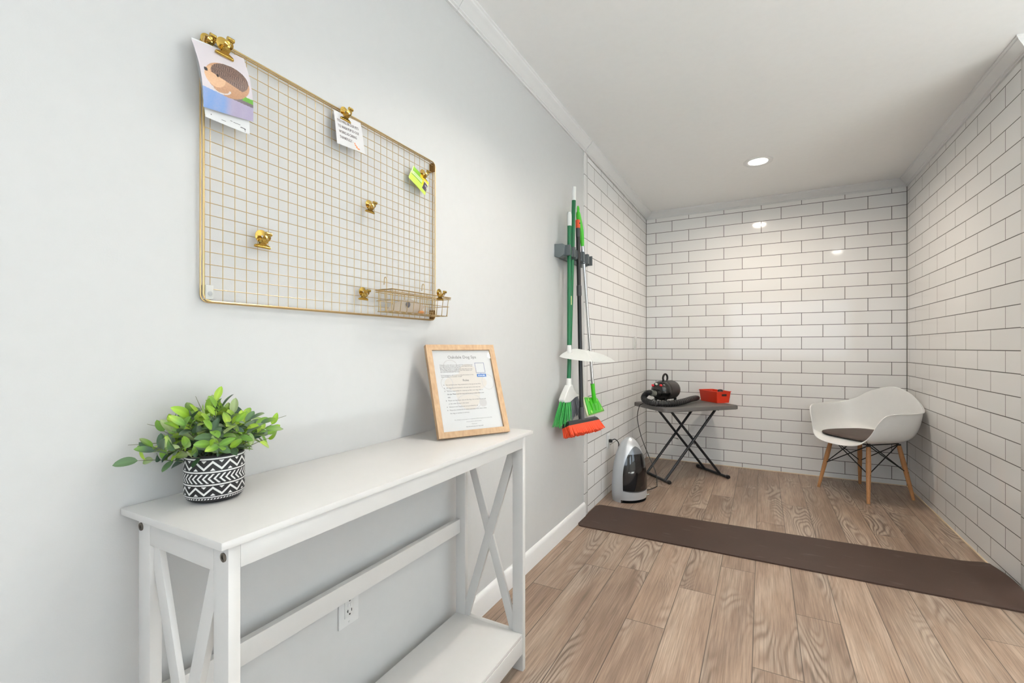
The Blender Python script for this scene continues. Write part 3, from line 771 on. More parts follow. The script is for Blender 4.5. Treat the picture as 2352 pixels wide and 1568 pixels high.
def green_packet():
    t = thing('green_packet', 'small lime green and yellow packet hanging tilted on the wire board', 'packet', (.026, 1.195, 1.616))
    T, L_, B_, R_ = (.024, 1.169, 1.700), (.026, 1.143, 1.653), (.030, 1.221, 1.616), (.028, 1.245, 1.666)
    T, L_, B_, R_ = map(Vector, (T, L_, B_, R_))
    def f(u, v, sgn=1):      # u along long side (T->R), v across (T->L)
        p = T.lerp(R_, u).lerp(L_.lerp(B_, u), v)
        return p+Vector((sgn*.0045*(max(0, sin(pi*u)*sin(pi*v)))**.5, 0, 0))
    def col(u, v):
        c = srgb(190, 214, 84)
        if v < .62: c = srgb(120, 176, 30) if u < .5 else srgb(206, 204, 40)
        if .30 < v < .62 and .05 < u < .62: c = srgb(196, 222, 150) if abs(v-.46) < .12 else srgb(96, 146, 30)
        if v < .3 and u > .45: c = srgb(222, 190, 40)
        if u > .72 and v > .30 and v < .80: c = srgb(64, 50, 72)
        if .80 < u < .92 and .42 < v < .52: c = srgb(150, 148, 158)
        if u > .68 and .22 < v < .30: c = srgb(214, 184, 180)
        if u < .04 or u > .97: c = srgb(176, 206, 96)
        return c
    MB().grid(lambda u, v: f(u, v), 90, 60, col).build('front_foil', mat_attr('foil', rough=.25, coat=.3), t, smooth=80)
    MB().grid(lambda u, v: f(u, v, -.6), 20, 14).build('back_foil', mat('foil_back', (150, 176, 60), .3), t, smooth=80)
    m = MB(); ex = (R_-T).normalized(); ey = (T-L_).normalized()
    for k in range(9): u = .14+.045*k; m.tube([f(u, .52)+Vector((.0006, 0, 0)), f(u+.02, .40)+Vector((.0006, 0, 0))], .0004, 5)
    m.build('script_mark', mat('ink_green', (92, 120, 84), .5), t, smooth=0)
green_packet()
def basket():
    ya, yb, xa, xb, za, zb = 1.005, 1.287, GX+.005, .088, 1.212, 1.275
    t = thing('wire_basket', 'small gold wire basket hooked on the lower right of the wire board', 'basket', (.05, 1.14, za))
    q = .006
    def ring(z, e, x1=0): return [(xa, ya+e, z), (xb-e, ya+e, z), (xb-e, yb-e, z), (xa, yb-e, z)]
    def loop(z, e):
        P = ring(z, e); return P
    m = MB()
    for z, rr_ in ((zb, .0019), (zb-.006, .0011)): 
        P = loop(z, 0)
        for i in range(4): m.cyl(P[i], P[(i+1) % 4], rr_, seg=8)
    m.build('rim', M_GOLD, t)
    m = MB()
    for z, e in ((za+.032, .004), (za, .008)):
        P = loop(z, e)
        for i in range(4): m.cyl(P[i], P[(i+1) % 4], .0010, seg=6)
    for k in range(10):
        y = ya+.012+(yb-ya-.024)*k/9
        m.tube([(xa, y, zb), (xa, y, za+.002), (xa+.003, y, za), (xb-.012, y, za), (xb-.008, y, za+.003), (xb, y, zb)], .0009, 6)
    for k in range(3):
        x = xa+.012+(xb-xa-.022)*k/2
        for y, s in ((ya, 1), (yb, -1)): m.cyl((x, y, zb), (x, y+s*.008, za), .0009, seg=6)
        m.cyl((x, ya+.008, za), (x, yb-.008, za), .0009, seg=6)
    m.build('wire_body', M_GOLD, t)
    for y in (1.05, 1.228):
        P = [(xa+.001, y, zb-.02), (xa+.001, y, zb+.038)]+[(GX+.001-.006*0+.0045*cos(radians(a))-.0005, y, zb+.038+.007*sin(radians(a))) for a in range(0, 181, 30)]+[(GX-.005, y, zb+.022)]
        MB().tube(P, .0012, 8).build('hook', M_GOLD, t)
    # what lies in it
    s = thing('clear_sachet', 'small clear plastic sachet with a dark spot lying in the wire basket', 'sachet', (.05, 1.10, za+.001))
    pm = NT('sachet_plastic'); pm.b.inputs['Base Color'].default_value = srgb(224, 212, 196); pm.b.inputs['Alpha'].default_value = .75; pm.b.inputs['Roughness'].default_value = .2
    def sf(u, v, g): return Vector((.034+.030*v, 1.035+.145*u, za+.0045+.034*v*(.6+.5*sin(pi*u))+g*.004*sin(pi*u)*sin(pi*v)))
    mb = MB().grid(lambda u, v: sf(u, v, 1), 24, 12).grid(lambda u, v: sf(u, v, -.5), 24, 12); mb.build('pouch', pm.m, s, smooth=80)
    MB().lathe([(0.0001, .005), (.006, .004), (.0095, 0), (.006, -.004), (.0001, -.005)], 20, (.0, 0, 0), R=Matrix.Rotation(radians(90), 3, 'Y')).build('contents', mat('dark_blot', (92, 88, 92), .5), s, world=False).location = (.008, .005, .026)
    s2 = tag(MB().lathe([(0.0001, 0), (.008, .001), (.010, .006), (.007, .010), (.0001, .011)], 20, (.060, 1.165, za+.0012)).build('bottle_cap', mat('cap_orange', (206, 140, 84), .4), None, loc=(.060, 1.165, za+.0012)), 'tiny orange cap lying in the wire basket', 'cap')
basket()

# ---------------------------------------------------------------- tool holder and the four tools
M_GREEN = mat('green_pole', (12, 104, 60), .3); M_LIME = mat('lime_plastic', (72, 190, 40), .35); M_WPL = mat('white_plastic', (232, 232, 228), .4)
M_HOLD = mat('holder_grey', (104, 112, 114), .5)
def holder():
    y0, y1, z0, z1 = 2.388, 2.800, 1.612, 1.685
    t = thing('tool_holder', 'grey wall mounted broom holder on the painted wall beside the tiles', 'tool holder', (0, 2.594, 1.612))
    MB().prism([(0.0, z0+.004), (.0, z1), (.050, z1-.002), (.062, z1-.012), (.058, z0+.012), (.030, z0-.004)], y0, y1, lambda a, b, h: (a, h, b)).build('rail', M_HOLD, t, smooth=25)
    for k in range(5):
        y = y0+.05+.078*k
        for s in (-1, 1):
            a_ = MB().box((.050, y+s*.031-.005, z0+.006), (.090, y+s*.031+.005, z1-.008), bev=.003).build('clamp_jaw', mat('clamp_grey', (88, 96, 98), .4), t, smooth=50)
            MB().lathe([(0.0001, -.028), (.007, -.026), (.010, -.015), (.010, .015), (.007, .026), (.0001, .028)], 16, (.074, y+s*.0225, (z0+z1)/2-.004)).build('roller', mat('clamp_dark', (66, 72, 74), .4), a_, smooth=50)
    for k in range(4):
        y = y0+.089+.078*k
        MB().tube([(.055, y, z0+.010), (.075, y, z0-.002), (.090, y, z0-.004), (.096, y, z0+.008)], [.004, .004, .0035, .003], 8).build('hook', mat('clamp_grey', (88, 96, 98), .4), t)
    return y0
holder()
def dustpan():
    t = thing('long_handled_dustpan', 'white dustpan on a long green handle, leftmost of the four tools in the holder', 'dustpan', (.07, 2.436, 1.05))
    MB().cyl((.070, 2.436, 1.100), (.070, 2.440, 1.792), .0115).build('handle', M_GREEN, t)
    MB().lathe([(.0122, 0), (.0128, .01), (.0128, .065), (.010, .078), (.0001, .08)], 20, (.070, 2.440, 1.790)).build('handle_cap', M_WPL, t)
    o = MB().box((.0788, 2.434, 1.345), (.0822, 2.446, 1.395), bev=.001).build('sticker', mat('sticker', (206, 214, 150), .5), t); o['label'] = 'small pale sticker'
    # pan: scoop whose wide lip runs from the wall out into the room
    A = Vector((.028, 2.396, 1.054)); B = Vector((.285, 2.606, 1.024)); lip = B-A
    bk = Vector((-lip.y, lip.x, 0)).normalized(); bk = bk if bk.y > 0 else -bk     # away from the viewer
    def top_(u):
        l = .056*max(0, sin(pi*min(1, u/.66)))**.75; r_ = .050*max(0, sin(pi*max(0, (u-.12)/.88)))**.70
        k = 90; return math.log(math.exp(k*l)+math.exp(k*r_)-1)/k
    def f(u, v, o=0):
        e = max(0, sin(pi*max(0, min(1, u))))
        lo, hi = -.013*e**.5, top_(u)*.92; z = lo+(hi-lo)*v
        crease = .47+.10*(1-v)
        lobe = .020*e**.5*(1-sm(crease, crease+.05, u))+.012*e*sm(crease+.04, crease+.25, u)
        back_ = (.026*v**1.6+.006)*sm(.10, .42, u)*e**.5
        return A+lip*u+bk*(back_-lobe*(1-v*.7)+o)+Vector((0, 0, z))
    mb = MB(); mb.grid(lambda u, v: f(u, v), 48, 16); mb.grid(lambda u, v: f(u, v, .003), 48, 16)
    o = 17*49
    for k in range(48): mb.f += [[k, k+1, o+k+1, o+k], [16*49+k, 16*49+k+1, o+16*49+k+1, o+16*49+k]]
    mb.build('pan', mat('pan_white', (208, 208, 202), .35), t, smooth=60)
    MB().tube([(.070, 2.436, 1.118), (.070, 2.436, 1.100), (.070, 2.437, 1.075)], [.0125, .014, .015], 14).build('socket', M_WPL, t)
dustpan()
def angle_broom():
    t = thing('angle_broom', 'angled broom with green handle and green and grey bristles hanging in the holder', 'broom', (.06, 2.46, .70))
    b = Vector((.058, 2.462, .925)); a = Vector((.066, 2.520, 1.956)); d = (a-b).normalized()
    MB().cyl(b, a, .0118).build('handle', M_GREEN, t)
    MB().cyl(a, a+d*.080, .0124, .0115).build('handle_cap', M_WPL, t)
    sock = MB().tube([b+d*.004, b-d*.025, b-d*.035], [.0150, .0165, .018], 18)
    # flared white head in the wall plane (y, z), then the angled bristles
    head = [(2.446, .893), (2.478, .893), (2.500, .865), (2.548, .835), (2.590, .826), (2.585, .818), (2.52, .815), (2.44, .795), (2.36, .800), (2.352, .818), (2.385, .850)]
    mb = MB(); n = len(head)
    mb.prism([(y, z) for y, z in head], .040, .076, lambda a_, b_, h: (h, a_, b_))
    hd = mb.build('head', M_WPL, t, smooth=30)
    hd.modifiers.new('bevel', 'BEVEL').width = .008; hd.modifiers['bevel'].segments = 3
    sock.build('socket', M_WPL, t)
    r = random.Random(2)
    def bris(ya, yb, y2a, y2b, za, zb, z2a, z2b, nm, m):
        mb = MB()
        for k in range(90):
            u = k/89+r.uniform(-.01, .01); x = .042+.030*r.random(); 
            p = Vector((x, ya+(yb-ya)*u, za+(zb-za)*u)); q = Vector((.030+(x-.042)*1.9+r.uniform(-.004, .004), y2a+(y2b-y2a)*u+r.uniform(-.006, .006), z2a+(z2b-z2a)*u+r.uniform(-.012, .006)))
            mb.tube([p, p.lerp(q, .5)+Vector((r.uniform(-.001, .001), 0, 0)), q], [.0026, .0024, .0013], 5)
        o = mb.build(nm, m, t, smooth=60); return o
    o = bris(2.356, 2.462, 2.262, 2.440, .806, .808, .682, .690, 'bristles', mat('bristle_green', (36, 160, 62), .5)); o['label'] = 'green half of the bristles'
    o = bris(2.466, 2.584, 2.448, 2.640, .808, .822, .692, .722, 'bristles', mat('bristle_grey', (104, 106, 112), .5)); o['label'] = 'grey half of the bristles'
angle_broom()
def push_broom():
    t = thing('push_broom', 'push broom with a black pole and an orange bristle head, third tool in the holder', 'broom', (.12, 2.50, .66))
    a = Vector((.075, 2.560, 1.852)); b = Vector((.118, 2.506, .70)); d = (a-b).normalized(); P = lambda s_: a.lerp(b, s_)
    MB().cyl(P(.085), P(.97), .0118).build('pole', mat('black_metal', (20, 20, 21), .3), t)
    MB().cyl(P(.043), P(.088), .0128).build('grip', M_DGREY, t)
    o = MB().tube([P(.0), P(.003), P(.043)], [.0115, .0135, .0135], 20).build('hanging_cap', mat('orange_plastic', (236, 88, 48), .4), t)
    MB().cyl(P(.019)+Vector((.0128, -.004, 0)), P(.019)+Vector((.0142, -.0048, 0)), .0042, seg=14).build('hanging_hole', M_BLACK, o)
    MB().tube([P(.335), P(.34), P(.385), P(.39)], [.0125, .0145, .0145, .0125], 20).build('pole_collar', M_DGREY, t)
    MB().tube([P(.945), P(.95), P(.99), P(1.03)], [.0125, .0150, .0155, .019], 20).build('socket', M_DGREY, t)
    c = Vector((.120, 2.503, .664)); ax = Vector((.26, .966, 0)).normalized(); out = Vector((.966, -.26, 0)); dn = (out*.45+Vector((0, 0, -.89))).normalized(); sd = ax.cross(dn).normalized()
    if sd.dot(out) < 0: sd = -sd
    HL = .152
    mb = MB(); sec = [(-.026, .018), (-.018, .030), (.018, .030), (.026, .018), (.026, 0.004), (-.026, .004)]
    mb.prism(sec, -HL, HL, lambda a_, b_, h: c+sd*a_-dn*b_+ax*(h*(1-.14*max(0, b_-.004)/.026)))
    mb.build('block', mat('block_black', (44, 44, 46), .45), t, smooth=20)
    r = random.Random(9); mb = MB()
    for i in range(40):
        for j in range(6):
            u = -HL+.004+(2*HL-.008)*i/39; w_ = -.022+.044*j/5
            p = c+ax*u+sd*w_+dn*-.004; q = c+ax*(u*1.06+r.uniform(-.003, .003))+sd*(w_*1.35+r.uniform(-.003, .003))+dn*(.052+r.uniform(-.006, .004))
            mb.tube([p, q], [.0046, .0040], 6)
    mb.build('bristles', mat('bristle_orange', (238, 74, 30), .5), t, smooth=60)
push_broom()
def lime_mop():
    t = thing('flat_mop', 'lime green flat mop on a silver pole, rightmost of the tools in the holder', 'mop', (.09, 2.82, .70))
    a = Vector((.075, 2.600, 1.80)); b = Vector((.085, 2.812, .80))
    top = Vector((.072, 2.575, 1.93)); g1 = Vector((.077, 2.636, 1.711)); s1 = Vector((.088, 2.790, .878))
    MB().cyl(g1.lerp(s1, -.03), s1, .0095).build('pole', M_CHROME, t)
    # flattened grip that thickens towards the middle, loop at its top
    pts = catmull([top+Vector((0, 0, -.022)), Vector((.073, 2.578, 1.88)), Vector((.076, 2.612, 1.80)), g1], 5)
    mb = MB(); mb.tube(pts, [.006+.010*sin(pi*min(1, (k/(len(pts)-1))*.85+.05)) for k in range(len(pts))], 16); mb.build('grip', M_LIME, t)
    MB().tube([top+Vector((0, .011*cos(k*pi/8), .018*sin(k*pi/8)-.012)) for k in range(16)], .0046, 8, closed=True).build('hanging_loop', M_LIME, t)
    MB().tube([s1, s1.lerp(Vector((.09, 2.818, .765)), .5), Vector((.09, 2.822, .755))], [.0130, .0125, .016], 16).build('socket', M_LIME, t)
    q = [Vector(p) for p in ((.068, 2.690, .800), (.068, 2.925, .776), (.098, 3.000, .680), (.098, 2.690, .690))]
    nrm = (q[1]-q[0]).cross(q[3]-q[0]).normalized()
    if nrm.x < 0: nrm = -nrm
    def plate(s_, o0, o1):
        c = sum(q, Vector())/4; pp = [c+(p-c)*s_ for p in q]
        n = 4; vs = [p+nrm*o0 for p in pp]+[p+nrm*o1 for p in pp]
        return MB().add(vs, [[3, 2, 1, 0], [4, 5, 6, 7]]+[[i, (i+1) % 4, 4+(i+1) % 4, 4+i] for i in range(4)])
    pd = plate(1.08, -.012, -.002).build('mop_pad', mat('pad_pale', (226, 232, 190), .8), t, smooth=0); pd.modifiers.new('b', 'BEVEL').width = .004
    pl = plate(.97, -.002, .006).build('plate', M_LIME, t, smooth=0); pl.modifiers.new('b', 'BEVEL').width = .003
    c = sum(q, Vector())/4
    for p in q: MB().lathe([(.0001, .009), (.009, .009), (.012, .006)], 14, c+(p-c)*.66+nrm*.001, R=nrm.to_track_quat('Z', 'Y').to_matrix()).build('pad_button', mat('button_lime', (168, 226, 110), .4), pl)
    for f_ in (-.35, 0, .35): MB().obox(c+(q[0]-q[3])*.36+(q[1]-q[0])*f_+nrm*.008, c-(q[0]-q[3])*.30+(q[1]-q[0])*f_*.7+nrm*.008, .006, .006, up=nrm, bev=.001).build('rib', M_LIME, pl)
lime_mop()

# ---------------------------------------------------------------- folding table with dryer and bin
TC = Vector((.437, 4.212, 0)); TA = radians(44.5)
TX = Vector((cos(TA), sin(TA), 0)); TY = Vector((-sin(TA), cos(TA), 0)); TZ = .62
def TP(a, b, z): return TC+TX*a+TY*b+Vector((0, 0, z))
def folding_table():
    t = thing('folding_table', 'small grey folding table with crossed tube legs in the tiled corner', 'table', tuple(TC), TA)
    hx, hy, r = .362, .236, .035
    P = []
    for cx, cy, a0 in ((hx-r, hy-r, 0), (-hx+r, hy-r, 90), (-hx+r, -hy+r, 180), (hx-r, -hy+r, 270)):
        for k in range(9): a = radians(a0+11.25*k); P.append((cx+r*cos(a), cy+r*sin(a)))
    mb = MB(); vs = []; fs = []; n = len(P)
    for s_, z in ((.98, TZ-.034), (1.0, TZ-.031), (1.0, TZ-.006), (.992, TZ-.001), (.985, TZ)):
        for a, b in P: vs.append(TP(a*s_, b*s_, z))
    for j in range(4):
        for i in range(n): fs.append([j*n+i, j*n+(i+1) % n, (j+1)*n+(i+1) % n, (j+1)*n+i])
    fs += [list(range(n)), list(range(4*n, 5*n))]
    mb.add(vs, fs).build('tabletop', mat('tabletop_grey', (98, 95, 93), .55, bump=.25, bscale=500), t, smooth=35)
    LG = mat('leg_charcoal', (46, 47, 50), .35, metal=.4)
    fy = .19
    for sx, yo in ((1, .10), (-1, .13)):
        for sy in (-1, 1):
            MB().cyl(TP(-sx*.215, sy*yo, TZ-.036), TP(sx*.285, sy*yo, .013), .0105, seg=16).build('leg', LG, t)
        f = MB().cyl(TP(sx*.285, -fy, .013), TP(sx*.285, fy, .013), .0110, seg=16).build('foot_bar', LG, t)
        for sy in (-1, 1):
            e = TP(sx*.285, sy*fy, .0155)
            MB().lathe([(0.0001, -.022), (.012, -.020), (.0155, -.012), (.0155, .008), (.012, .014), (.0001, .016)], 18, e, R=(TY*sy).to_track_quat('Z', 'Y').to_matrix()).build('foot_cap', M_BLACK, f)
        MB().cyl(TP(-sx*.215, -yo-.03, TZ-.040), TP(-sx*.215, yo+.03, TZ-.040), .009, seg=12).build('top_bar', LG, t)
    for sy in (-1, 1): MB().cyl(TP(0, sy*.088, .297), TP(0, sy*.145, .297), .005, seg=10).build('pivot_bolt', M_CHROME, t)
folding_table()
def dryer():
    ax = Vector((.34, .94, 0)).normalized(); c0 = Vector((.292, 4.150, 0))-ax*.135; sd = Vector((-ax.y, ax.x, 0)); zc = .735; R = .082
    t = thing('pet_dryer', 'black cylindrical pet dryer with a top handle and a coiled hose on the folding table', 'dryer', (.33, 4.13, TZ))
    def A(l, s_, h): return c0+ax*l+sd*s_+Vector((0, 0, zc+h))
    RM = Matrix((sd, Vector((0, 0, 1)), ax)).transposed()
    prof = lambda P: [(r, z) for r, z in P]
    c = c0+Vector((0, 0, zc))
    MB().lathe([(R-.001, .075), (R, .080), (R, .225), (R-.006, .245), (R-.025, .258), (.0001, .262)], 56, c, R=RM).build('barrel', mat('dryer_grey', (52, 47, 45), .45, bump=.1, bscale=900), t)
    MB().lathe([(.0001, -.004), (.040, -.002), (.066, .010), (.078, .030), (R+.002, .055), (R+.002, .074), (R-.002, .076)], 56, c, R=RM).build('front_housing', mat('dryer_black', (18, 18, 19), .22, coat=.4), t)
    m = MB().lathe([(R+.0015, .094), (R+.003, .096), (R+.003, .101), (R+.0015, .103)], 56, c, R=RM); m.build('band', mat('black_metal', (20, 20, 21), .3), t)
    # handle ring
    hc = A(.125, 0, R+.022)
    MB().tube([hc+sd*(-.040*cos(k*pi/14))*.0+ax*(.036*cos(k*2*pi/28))+Vector((0, 0, .034*sin(k*2*pi/28))) for k in range(28)], .0085, 12, closed=True).build('handle', M_BLACK, t)
    # feet
    for l in (.05, .21):
        for s_ in (-.045, .045): MB().cyl(A(l, s_, -R+.016), A(l, s_, -(zc-TZ)+.0005), .012, seg=14).build('foot', M_BLACK, t)
    # controls on the sloping face
    for l, (u, v), col, nm in ((0, (.044, .040), (220, 40, 60), 'switch'), (1, (.010, .052), (220, 226, 214), 'dial'), (2, (-.030, .044), (200, 44, 50), 'switch')):
        p = A(.014, u, v); q = A(-.006, u*1.04, v*1.06+.006)
        o = MB().cyl(p, q, .0105, .0085, seg=16).build(nm, mat('ctl_%d' % l, col, .35), t); 
    for u in (.044, .010, -.030): MB().obox(A(.004, u-.008, .024), A(.004, u+.008, .024), .004, .004, bev=.0005).build('printed_mark', mat('mark_white', (205, 210, 205), .5), t)
    m = MB().cyl(A(.012, -.005, -.018), A(-.022, .002, -.018), .034, .028, seg=24).cyl(A(-.022, .002, -.018), A(-.036, .004, -.018), .031, seg=24); m.build('outlet_collar', M_BLACK, t)
    # ribbed hose: from the outlet round the front and along the table to the bin
    h0 = A(-.034, .004, -.018)
    pts = catmull([h0, h0-ax*.030+sd*.030+Vector((0, 0, .006)), Vector((.165, 3.965, .712)), Vector((.150, 3.945, .685)), Vector((.170, 3.915, .660)), Vector((.240, 3.885, .648)), Vector((.325, 3.895, .648)), Vector((.400, 3.970, .648)), Vector((.450, 4.10, .652)), Vector((.490, 4.26, .658)), Vector((.520, 4.40, .655))], 22)
    rr = [.0235+.0022*sin(k*1.35) for k in range(len(pts))]
    for k in range(6): rr[-1-k] = .021
    MB().tube(pts, rr, 16).build('hose', mat('hose_black', (24, 24, 25), .4), t, smooth=70)
    o = MB().tube([h0-ax*.0, h0-ax*.035+sd*.010+Vector((0, 0, .004))], [.0265, .0265], 20).build('hose_cuff', mat('cuff_grey', (112, 112, 104), .4), t)
    # power cord over the table edge to the floor, behind the vacuum
    cp = catmull([A(.20, .05, -.05), Vector((.17, 4.16, .640)), Vector((.145, 4.05, .627)), Vector((.130, 3.985, .626)), Vector((.108, 3.955, .600)), Vector((.095, 3.95, .50)), Vector((.13, 3.93, .36)), Vector((.19, 3.91, .22)), Vector((.262, 3.86, .09)), Vector((.285, 3.80, .012)), Vector((.29, 3.74, .005)), Vector((.24, 3.62, .005)), Vector((.12, 3.56, .005))], 8)
    MB().tube(cp, .0034, 8).build('power_cord', M_BLACK, t)
dryer()
def red_bin():
    z0 = TZ+.0005
    A0 = Vector((.684, 4.366, 0)); l = Vector((-.665, .742, 0)).normalized(); s_ = Vector((.742, .665, 0)).normalized()
    t = thing('storage_bin', 'orange red plastic bin with cut out handles at the right end of the folding table', 'bin', tuple(A0+l*.11+s_*.07+Vector((0, 0, z0))))
    L, S, Hh, fl = .235, .125, .098, .010
    M = mat('bin_red', (226, 54, 22), .4)
    c = A0+l*L/2+s_*S/2
    mb = MB()
    def ringp(gl, gs, z, r=.014):
        P = []
        for a, b, a0 in ((L/2+gl-r, S/2+gs-r, 0), (-L/2-gl+r, S/2+gs-r, 90), (-L/2-gl+r, -S/2-gs+r, 180), (L/2+gl-r, -S/2-gs+r, 270)):
            for k in range(6): an = radians(a0+18*k); P.append(c+l*(a+r*cos(an))+s_*(b+r*sin(an))+Vector((0, 0, z)))
        return P
    n = 24; NR = 14; rows = []
    outer = [ringp(fl*k/NR, fl*k/NR, z0+Hh*k/NR) for k in range(NR+1)]
    inner = [ringp(fl*k/NR-.0025, fl*k/NR-.0025, z0+.0025+(Hh-.0025)*k/NR) for k in range(NR+1)]
    # the dip in the long rims
    def dip(P):
        out = []
        for p in P:
            a = (p-c).dot(l); out.append(p)
        return out
    vs = [p for R_ in outer for p in R_]; fs = []
    o2 = len(vs); vs += [p for R_ in inner for p in R_]
    for j in range(NR):
        for i in range(n):
            fs.append([j*n+i, j*n+(i+1) % n, (j+1)*n+(i+1) % n, (j+1)*n+i]); fs.append([o2+j*n+i, o2+(j+1)*n+i, o2+(j+1)*n+(i+1) % n, o2+j*n+(i+1) % n])
    for i in range(n): fs.append([NR*n+i, NR*n+(i+1) % n, o2+NR*n+(i+1) % n, o2+NR*n+i])
    fs += [list(range(n))[::-1], list(range(o2, o2+n))]
    mb.add(vs, fs).build('body', M, t, smooth=35)
    P = ringp(fl+.002, fl+.002, z0+Hh)
    MB().tube(P, .0024, 8, closed=True).build('rim', M, t)
    for sg in (-1,):
        e = c+l*sg*(L/2+fl*.78+.0006)+Vector((0, 0, z0+Hh*.70))
        MB().obox(e-s_*.024, e+s_*.024, .0015, .018, up=(0, 0, 1), bev=.0006).build('handle_slot', mat('slot_dark', (46, 16, 12), .8), t)
    # dark round thing showing over the far rim
    k = tag(MB().lathe([(.0001, 0), (.020, .001), (.024, .010), (.024, .096), (.018, .108), (.0001, .112)], 24, c+s_*.020-l*.05+Vector((0, 0, z0+.003))).build('brush_handle', M_BLACK, None, loc=tuple(c+s_*.020-l*.05+Vector((0, 0, z0+.003)))), 'black rounded object standing in the orange red bin', 'brush')
red_bin()

# ---------------------------------------------------------------- stationary vacuum
def vacuum():
    c = Vector((.172, 3.372, 0)); fx = Vector((.82, -.57, 0)).normalized(); fy = Vector((-fx.y, fx.x, 0))
    t = thing('stationary_vacuum', 'silver bullet shaped vacuum with glossy black front on the floor by the tiled wall', 'vacuum', tuple(c))
    HT = .452; WX, WY = .108, .136        # half depth, half width
    def r(z):
        k = z/HT
        if k < .10: return .955+.045*sm(0, .10, k)
        return max(0.0, 1-((k-.10)/.90)**2.6)**.55
    def S(a, z, o=0):
        rr = r(z); return c+fx*((WX*rr+o)*cos(a))+fy*((WY*rr+o)*sin(a))+Vector((0, 0, z))
    zs = [0, .003]+[.008+.002*k for k in range(4)]+[.02+(HT-.02)*(1-(1-k/46)**1.6) for k in range(47)]
    zs = sorted(set(round(z, 5) for z in zs)); seg = 96
    vs = []; fs = []
    for z in zs:
        for k in range(seg): vs.append(S(2*pi*k/seg, z))
    def cut(k, j):        # intake notch under the front
        a = 2*pi*(k+.5)/seg; a = a if a < pi else a-2*pi
        return abs(a) < 1.12 and zs[j] < .016
    for j in range(len(zs)-1):
        for k in range(seg):
            if cut(k, j): continue
            k2 = (k+1) % seg; fs.append([j*seg+k, j*seg+k2, (j+1)*seg+k2, (j+1)*seg+k])
    sil = mat('vacuum_silver', (204, 207, 211), .30, metal=.5)
    MB().add(vs, fs).build('body', sil, t, smooth=60)
    mb = MB(); ang = [1.12-2.24*k/16 for k in range(17)]
    mb.add([S(a, .001) for a in ang][::1]+[S(a, .001, -.05) for a in ang]+[S(a, .0165, -.05) for a in ang]+[S(a, .0165, 0) for a in ang],
           [[k, k+1, 18+k, 17+k] for k in range(16)]+[[17+k, 18+k, 35+k, 34+k] for k in range(16)]+[[34+k, 35+k, 52+k, 51+k] for k in range(16)])
    mb.build('intake', mat('intake_black', (18, 18, 18), .6), t, smooth=30)
    # black window: arch-shaped patch standing just proud of the shell
    za, zb = .092, .392
    def wdt(z):
        k = (z-za)/(zb-za); return 1.02*(max(0, 1-max(0, (k-.30)/.70)**2.2))**.5*(.94+.06*k)
    def win(z0_, z1_, o, nm, m, nv=40):
        mb = MB(); NU = 28
        def f(u, v):
            z = z0_+(z1_-z0_)*v; w_ = wdt(min(z, zb-.0005)); a = (2*u-1)*w_
            low = .016*(1-abs(2*u-1)**2)*max(0, 1-(z-za)/.05)
            return S(a, z-low*.6, o)
        mb.grid(f, NU, nv); return mb.build(nm, m, t, smooth=70)
    p1 = win(za-.006, zb+.000, .0012, 'window_surround', mat('surround_grey', (120, 124, 130), .2, metal=.5))
    win(za, zb-.052, .0030, 'front_window', mat('window_black', (9, 9, 11), .06, coat=.6), 40)
    o = MB().box((-.004, -.016, .0), (.004, .016, .004), bev=.0015).build('foot_pedal', mat('pedal_pale', (214, 224, 218), .3), t, world=False)
    o.rotation_euler = (0, 0, math.atan2(fx.y, fx.x)); pp = S(.80, .036, .004)-c; o.location = pp
    # cord and plug to the outlet on the wall
    pc = Vector((0, 3.41, .400))
    MB().box((.0085, 3.402, .388), (.034, 3.424, .412), bev=.005).build('plug', M_BLACK, t)
    MB().tube(catmull([(.030, 3.413, .405), (.052, 3.425, .412), (.075, 3.435, .385), (.075, 3.44, .33), (.080, 3.45, .25), (.085, 3.452, .15)], 8), .0036, 8).build('power_cord', M_BLACK, t)
vacuum()

